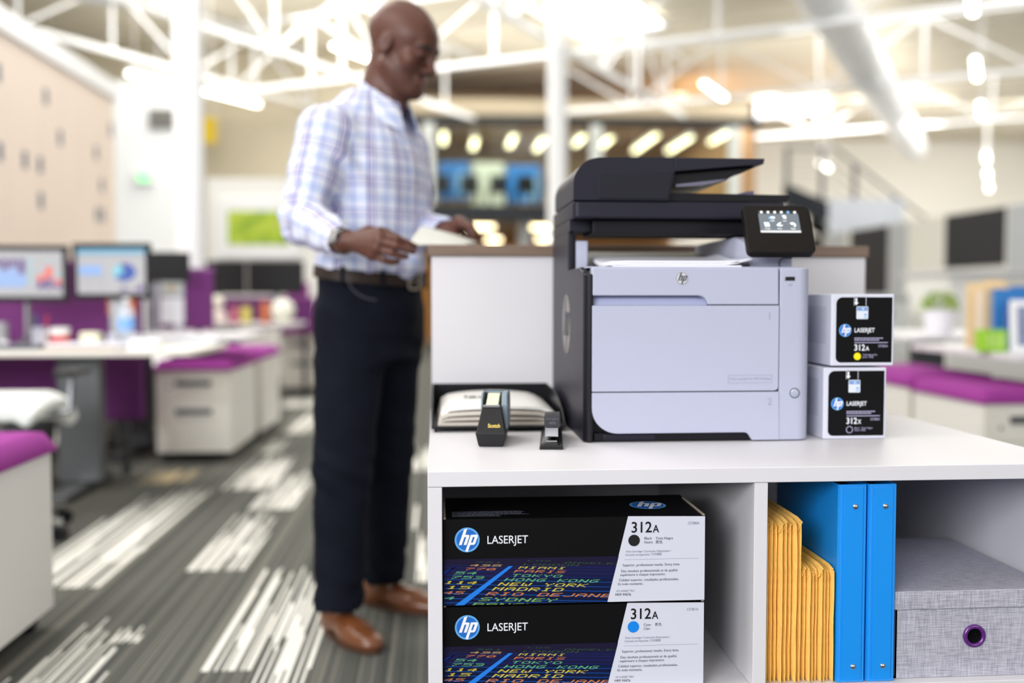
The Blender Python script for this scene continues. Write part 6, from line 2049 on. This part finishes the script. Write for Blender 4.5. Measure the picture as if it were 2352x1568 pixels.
# ---- jeans
JN = M('denim_navy', (17, 20, 30), 0.85, vary=0.22, vscale=14, spec=0.1)
TR = Field()
def hips(P):
    z = P[:, 2]
    A = np.interp(z, [0.78, 0.88, 0.95, 1.02, 1.07], [0.150, 0.176, 0.182, 0.176, 0.172])
    Bq = np.interp(z, [0.78, 0.88, 0.95, 1.02, 1.07], [0.110, 0.134, 0.142, 0.138, 0.134])
    q = P - PC
    a, b = q @ fR, q @ fF
    d = (np.sqrt((a / A) ** 2 + (b / Bq) ** 2) - 1) * np.minimum(A, Bq)
    return np.maximum(d * 0.9, np.maximum(0.80 - z, z + 0.12 * b - 1.062))
TR.fn(hips, 0.03)
TR.cap(rH, rK, 0.106, 0.084, 0.035).cap(rK, rA + np.array([0, 0, -0.03]), 0.082, 0.070, 0.02)
TR.cap(lH, lK, 0.104, 0.079, 0.035).cap(lK, lA + np.array([0, 0, -0.03]), 0.077, 0.066, 0.02)
TR.ell((-0.10 - 0.08, 2.92, 0.955), (0.12, 0.11, 0.10), None, 0.03)
TR.fn(lambda P: 0.083 - P[:, 2], 0.008, 'i')
def jf(P):
    x, y, z = P[:, 0], P[:, 1], P[:, 2]
    d = 0.0025 * np.sin(30 * z + 26 * x) * np.sin(22 * y + 13 * z)
    w = np.exp(-((z - 0.14) / 0.07) ** 2) + 0.8 * np.exp(-((z - 0.50) / 0.09) ** 2) + 0.7 * np.exp(-((z - 0.84) / 0.07) ** 2)
    d += w * 0.0036 * np.sin(74 * z + 46 * x - 30 * y + 2 * np.sin(21 * y + 9 * z))
    return d
W_, Q_ = TR.mesh((-0.42, 2.70, 0.05), (0.0, 3.28, 1.10), 0.0052, jf, amp=0.01)
W_ = relax(W_, Q_, 1)
mesh_obj('jeans', W_, Q_, [JN], person)
# pocket opening, seams, belt
ST = M('denim_stitch', (70, 70, 78), 0.8)
def waist(a, z, g=0.0):
    A = np.interp(z, [0.95, 1.02, 1.07], [0.182, 0.176, 0.172]) + g
    Bq = np.interp(z, [0.95, 1.02, 1.07], [0.142, 0.138, 0.134]) + g
    return PC + fR * A * math.cos(a) + fF * Bq * math.sin(a) + np.array([0, 0, z - 0.12 * Bq * math.sin(a)])
B().tube([waist(0.35 + 0.5 * i / 10, 1.03 - 0.050 * math.sin(min(1, i / 10) * PI / 2) ** 0.6 * (1 - 0.1 * i / 10), 0.008) for i in range(11)], 0.0022, 6).obj('pocket_seam', ST, person)
bl = B()
P = [[waist(2 * PI * i / 48, z, 0.0075) for z in (1.027, 1.030, 1.058, 1.061)] for i in range(49)]
bl.sheet([r_[::-1] for r_ in P], 0.004)
LEA = M('belt_brown', (44, 33, 28), 0.5, spec=0.25)
belt = bl.obj('belt', LEA, person, ang=60)
ca = 1.60
bc = waist(ca, 1.044, 0.013)
tang = waist(ca + 0.1, 1.044, 0.013) - waist(ca - 0.1, 1.044, 0.013); tang /= np.linalg.norm(tang)
up_ = np.array([0, 0, 1.0])
ring = [bc + tang * u + up_ * v for u, v in rrect(-0.026, -0.024, 0.026, 0.024, 0.007, 4)]
B().tube(ring + [ring[0]], 0.0036, 8, cap=False).obj('buckle', M('buckle_pewter', (150, 142, 128), 0.35, 0.9), belt)
B().tube([bc - tang * 0.024, bc + fF * 0.004, bc + tang * 0.025], 0.0026, 6).obj('buckle_pin', M('buckle_pewter', (150, 142, 128), 0.35, 0.9), belt)
for a in (0.25, 0.95, 2.3, 3.4):
    c_ = waist(a, 1.044, 0.014)
    B().tube([c_ - up_ * 0.026, c_ + up_ * 0.026], 0.0055, 6).obj('belt_loop', JN, person)

# ---- shoes
SHO = M('shoe_tan_leather', (102, 58, 30), 0.32, coat=0.2, vary=0.10, vscale=25)
SOL = M('shoe_sole', (66, 42, 28), 0.6)
for ank, dr in ((np.array([-0.290, 2.885, 0]), np.array([0.56, -0.83, 0])), (np.array([-0.172, 3.14, 0]), np.array([0.87, -0.49, 0]))):
    sd = np.array([dr[1], -dr[0], 0])
    R = np.stack([dr, sd, np.array([0, 0, 1.0])], 1)
    at_ = lambda u, v, w: ank + dr * u + sd * v + np.array([0, 0, w])
    F = Field()
    F.ell(at_(-0.035, 0, 0.045), (0.042, 0.036, 0.055), R, 0.02)
    F.cap(at_(-0.012, 0, 0.06), at_(0.008, 0, 0.105), 0.036, 0.042, 0.02)
    F.cap(at_(-0.01, 0, 0.045), at_(0.10, 0.002, 0.035), 0.036, 0.034, 0.03)
    F.ell(at_(0.125, 0.003, 0.026), (0.085, 0.047, 0.036), R, 0.03)
    F.ell(at_(0.185, 0.0, 0.024), (0.035, 0.035, 0.024), R, 0.02)
    F.fn(lambda P: 0.012 - P[:, 2], 0.003, 'i')
    lo = np.minimum(at_(-0.1, -0.08, -0.01), at_(0.25, 0.08, 0.16)); hi = np.maximum(at_(-0.1, -0.08, -0.01), at_(0.25, 0.08, 0.16))
    W_, Q_ = F.mesh(np.minimum(lo, np.minimum(at_(-0.1, 0.08, 0), at_(0.25, -0.08, 0))), np.maximum(hi, np.maximum(at_(-0.1, 0.08, 0), at_(0.25, -0.08, 0))) + np.array([0, 0, 0.16]), 0.0035)
    sh_o = mesh_obj('shoe', W_, Q_, [SHO], person)
    op_ = []
    for i in range(33):
        s = 2 * PI * i / 32
        u = 0.068 + 0.150 * math.cos(s)
        wd = 0.052 if math.cos(s) > 0.1 else 0.041
        if 0.0 < u < 0.09: wd = 0.043
        op_.append((u, wd * (math.sin(s) if abs(math.sin(s)) < 0.72 else math.copysign(0.72 + 0.28 * (abs(math.sin(s)) - 0.72) / 0.28, math.sin(s)))))
    k = B()
    n = 32
    for w_ in (0.0, 0.013):
        k.v += [tuple(at_(u, v, w_)) for u, v in op_[:32]]
    k.f += [tuple(range(32)), tuple(range(32, 64))[::-1]] + [(i, 32 + i, 32 + (i + 1) % 32, (i + 1) % 32) for i in range(32)]
    k.m = [0] * 34
    k.obj('sole', SOL, sh_o, 0.002)
    for i in range(4):
        u = 0.055 + 0.016 * i
        hgt = 0.075 - 0.0055 * i
        B().tube([at_(u, -0.022, hgt - 0.006), at_(u + 0.004, 0, hgt + 0.003), at_(u, 0.022, hgt - 0.006)], 0.0022, 6).obj('lace', M('lace_brown', (58, 38, 26), 0.7), sh_o)

# ---- wrist watch
wd_ = (rwp - rE); wd_ /= np.linalg.norm(wd_)
wc = rW * 0.55 + rwp * 0.45
toc = np.array([0, 0, 0.982]) - wc; toc -= wd_ * (toc @ wd_); toc /= np.linalg.norm(toc)
oth = np.cross(wd_, toc)
P = [[wc + (toc * math.cos(2 * PI * i / 32) * 0.0315 + oth * math.sin(2 * PI * i / 32) * 0.0335) + wd_ * w for w in (-0.010, -0.0085, 0.0085, 0.010)] for i in range(33)]
wt = B().sheet(P, 0.003).obj('watch_band', M('watch_steel', (150, 148, 146), 0.25, 0.95), person, ang=60)
cc = wc + toc * 0.0335
B().cyl(cc - toc * 0.004, cc + toc * 0.0055, 0.0205, n=36).obj('watch_case', CHROME, wt, 0.0015)
B().cyl(cc + toc * 0.0056, cc + toc * 0.0062, 0.0168, n=36).obj('watch_dial', M('watch_face', (150, 146, 140), 0.2), wt)
# ring on the left hand
rg = pt(0.0875, 2.8120, 1.1703)
B().tube([rg + np.array([math.cos(2 * PI * i / 20) * 0.0105, 0.3 * math.cos(2 * PI * i / 20) * 0.0105, math.sin(2 * PI * i / 20) * 0.0105]) for i in range(21)], 0.0014, 6, cap=False).obj('finger_ring', CHROME, person)

# ---- the papers he reads
for i in range(2):
    c4 = [pt(-0.0712, 2.4780, 1.1076), pt(-0.0440, 2.6600, 1.1676), pt(0.1129, 2.7750, 1.1318), pt(0.0537, 2.6000, 1.1120)]
    P = []
    for a in range(11):
        r_ = []
        for b_ in range(9):
            u, v = a / 10, b_ / 8
            q = c4[0] * (1 - u) * (1 - v) + c4[1] * (1 - u) * v + c4[2] * u * v + c4[3] * u * (1 - v)
            q = q + np.array([0, 0, 0.003 * math.sin(PI * u) - 0.003 * i + 0.002 * math.sin(PI * v)])
            r_.append(q)
        P.append(r_)
    o = B().sheet(P, 0.0007).obj('paper_sheet', M('sheet_white', (220, 221, 216), 0.6), None, ang=60)
    tag(o, ['upper sheet of the white papers the man holds', 'under sheet of the white papers the man holds'][i], 'paper', 'papers held by the man')
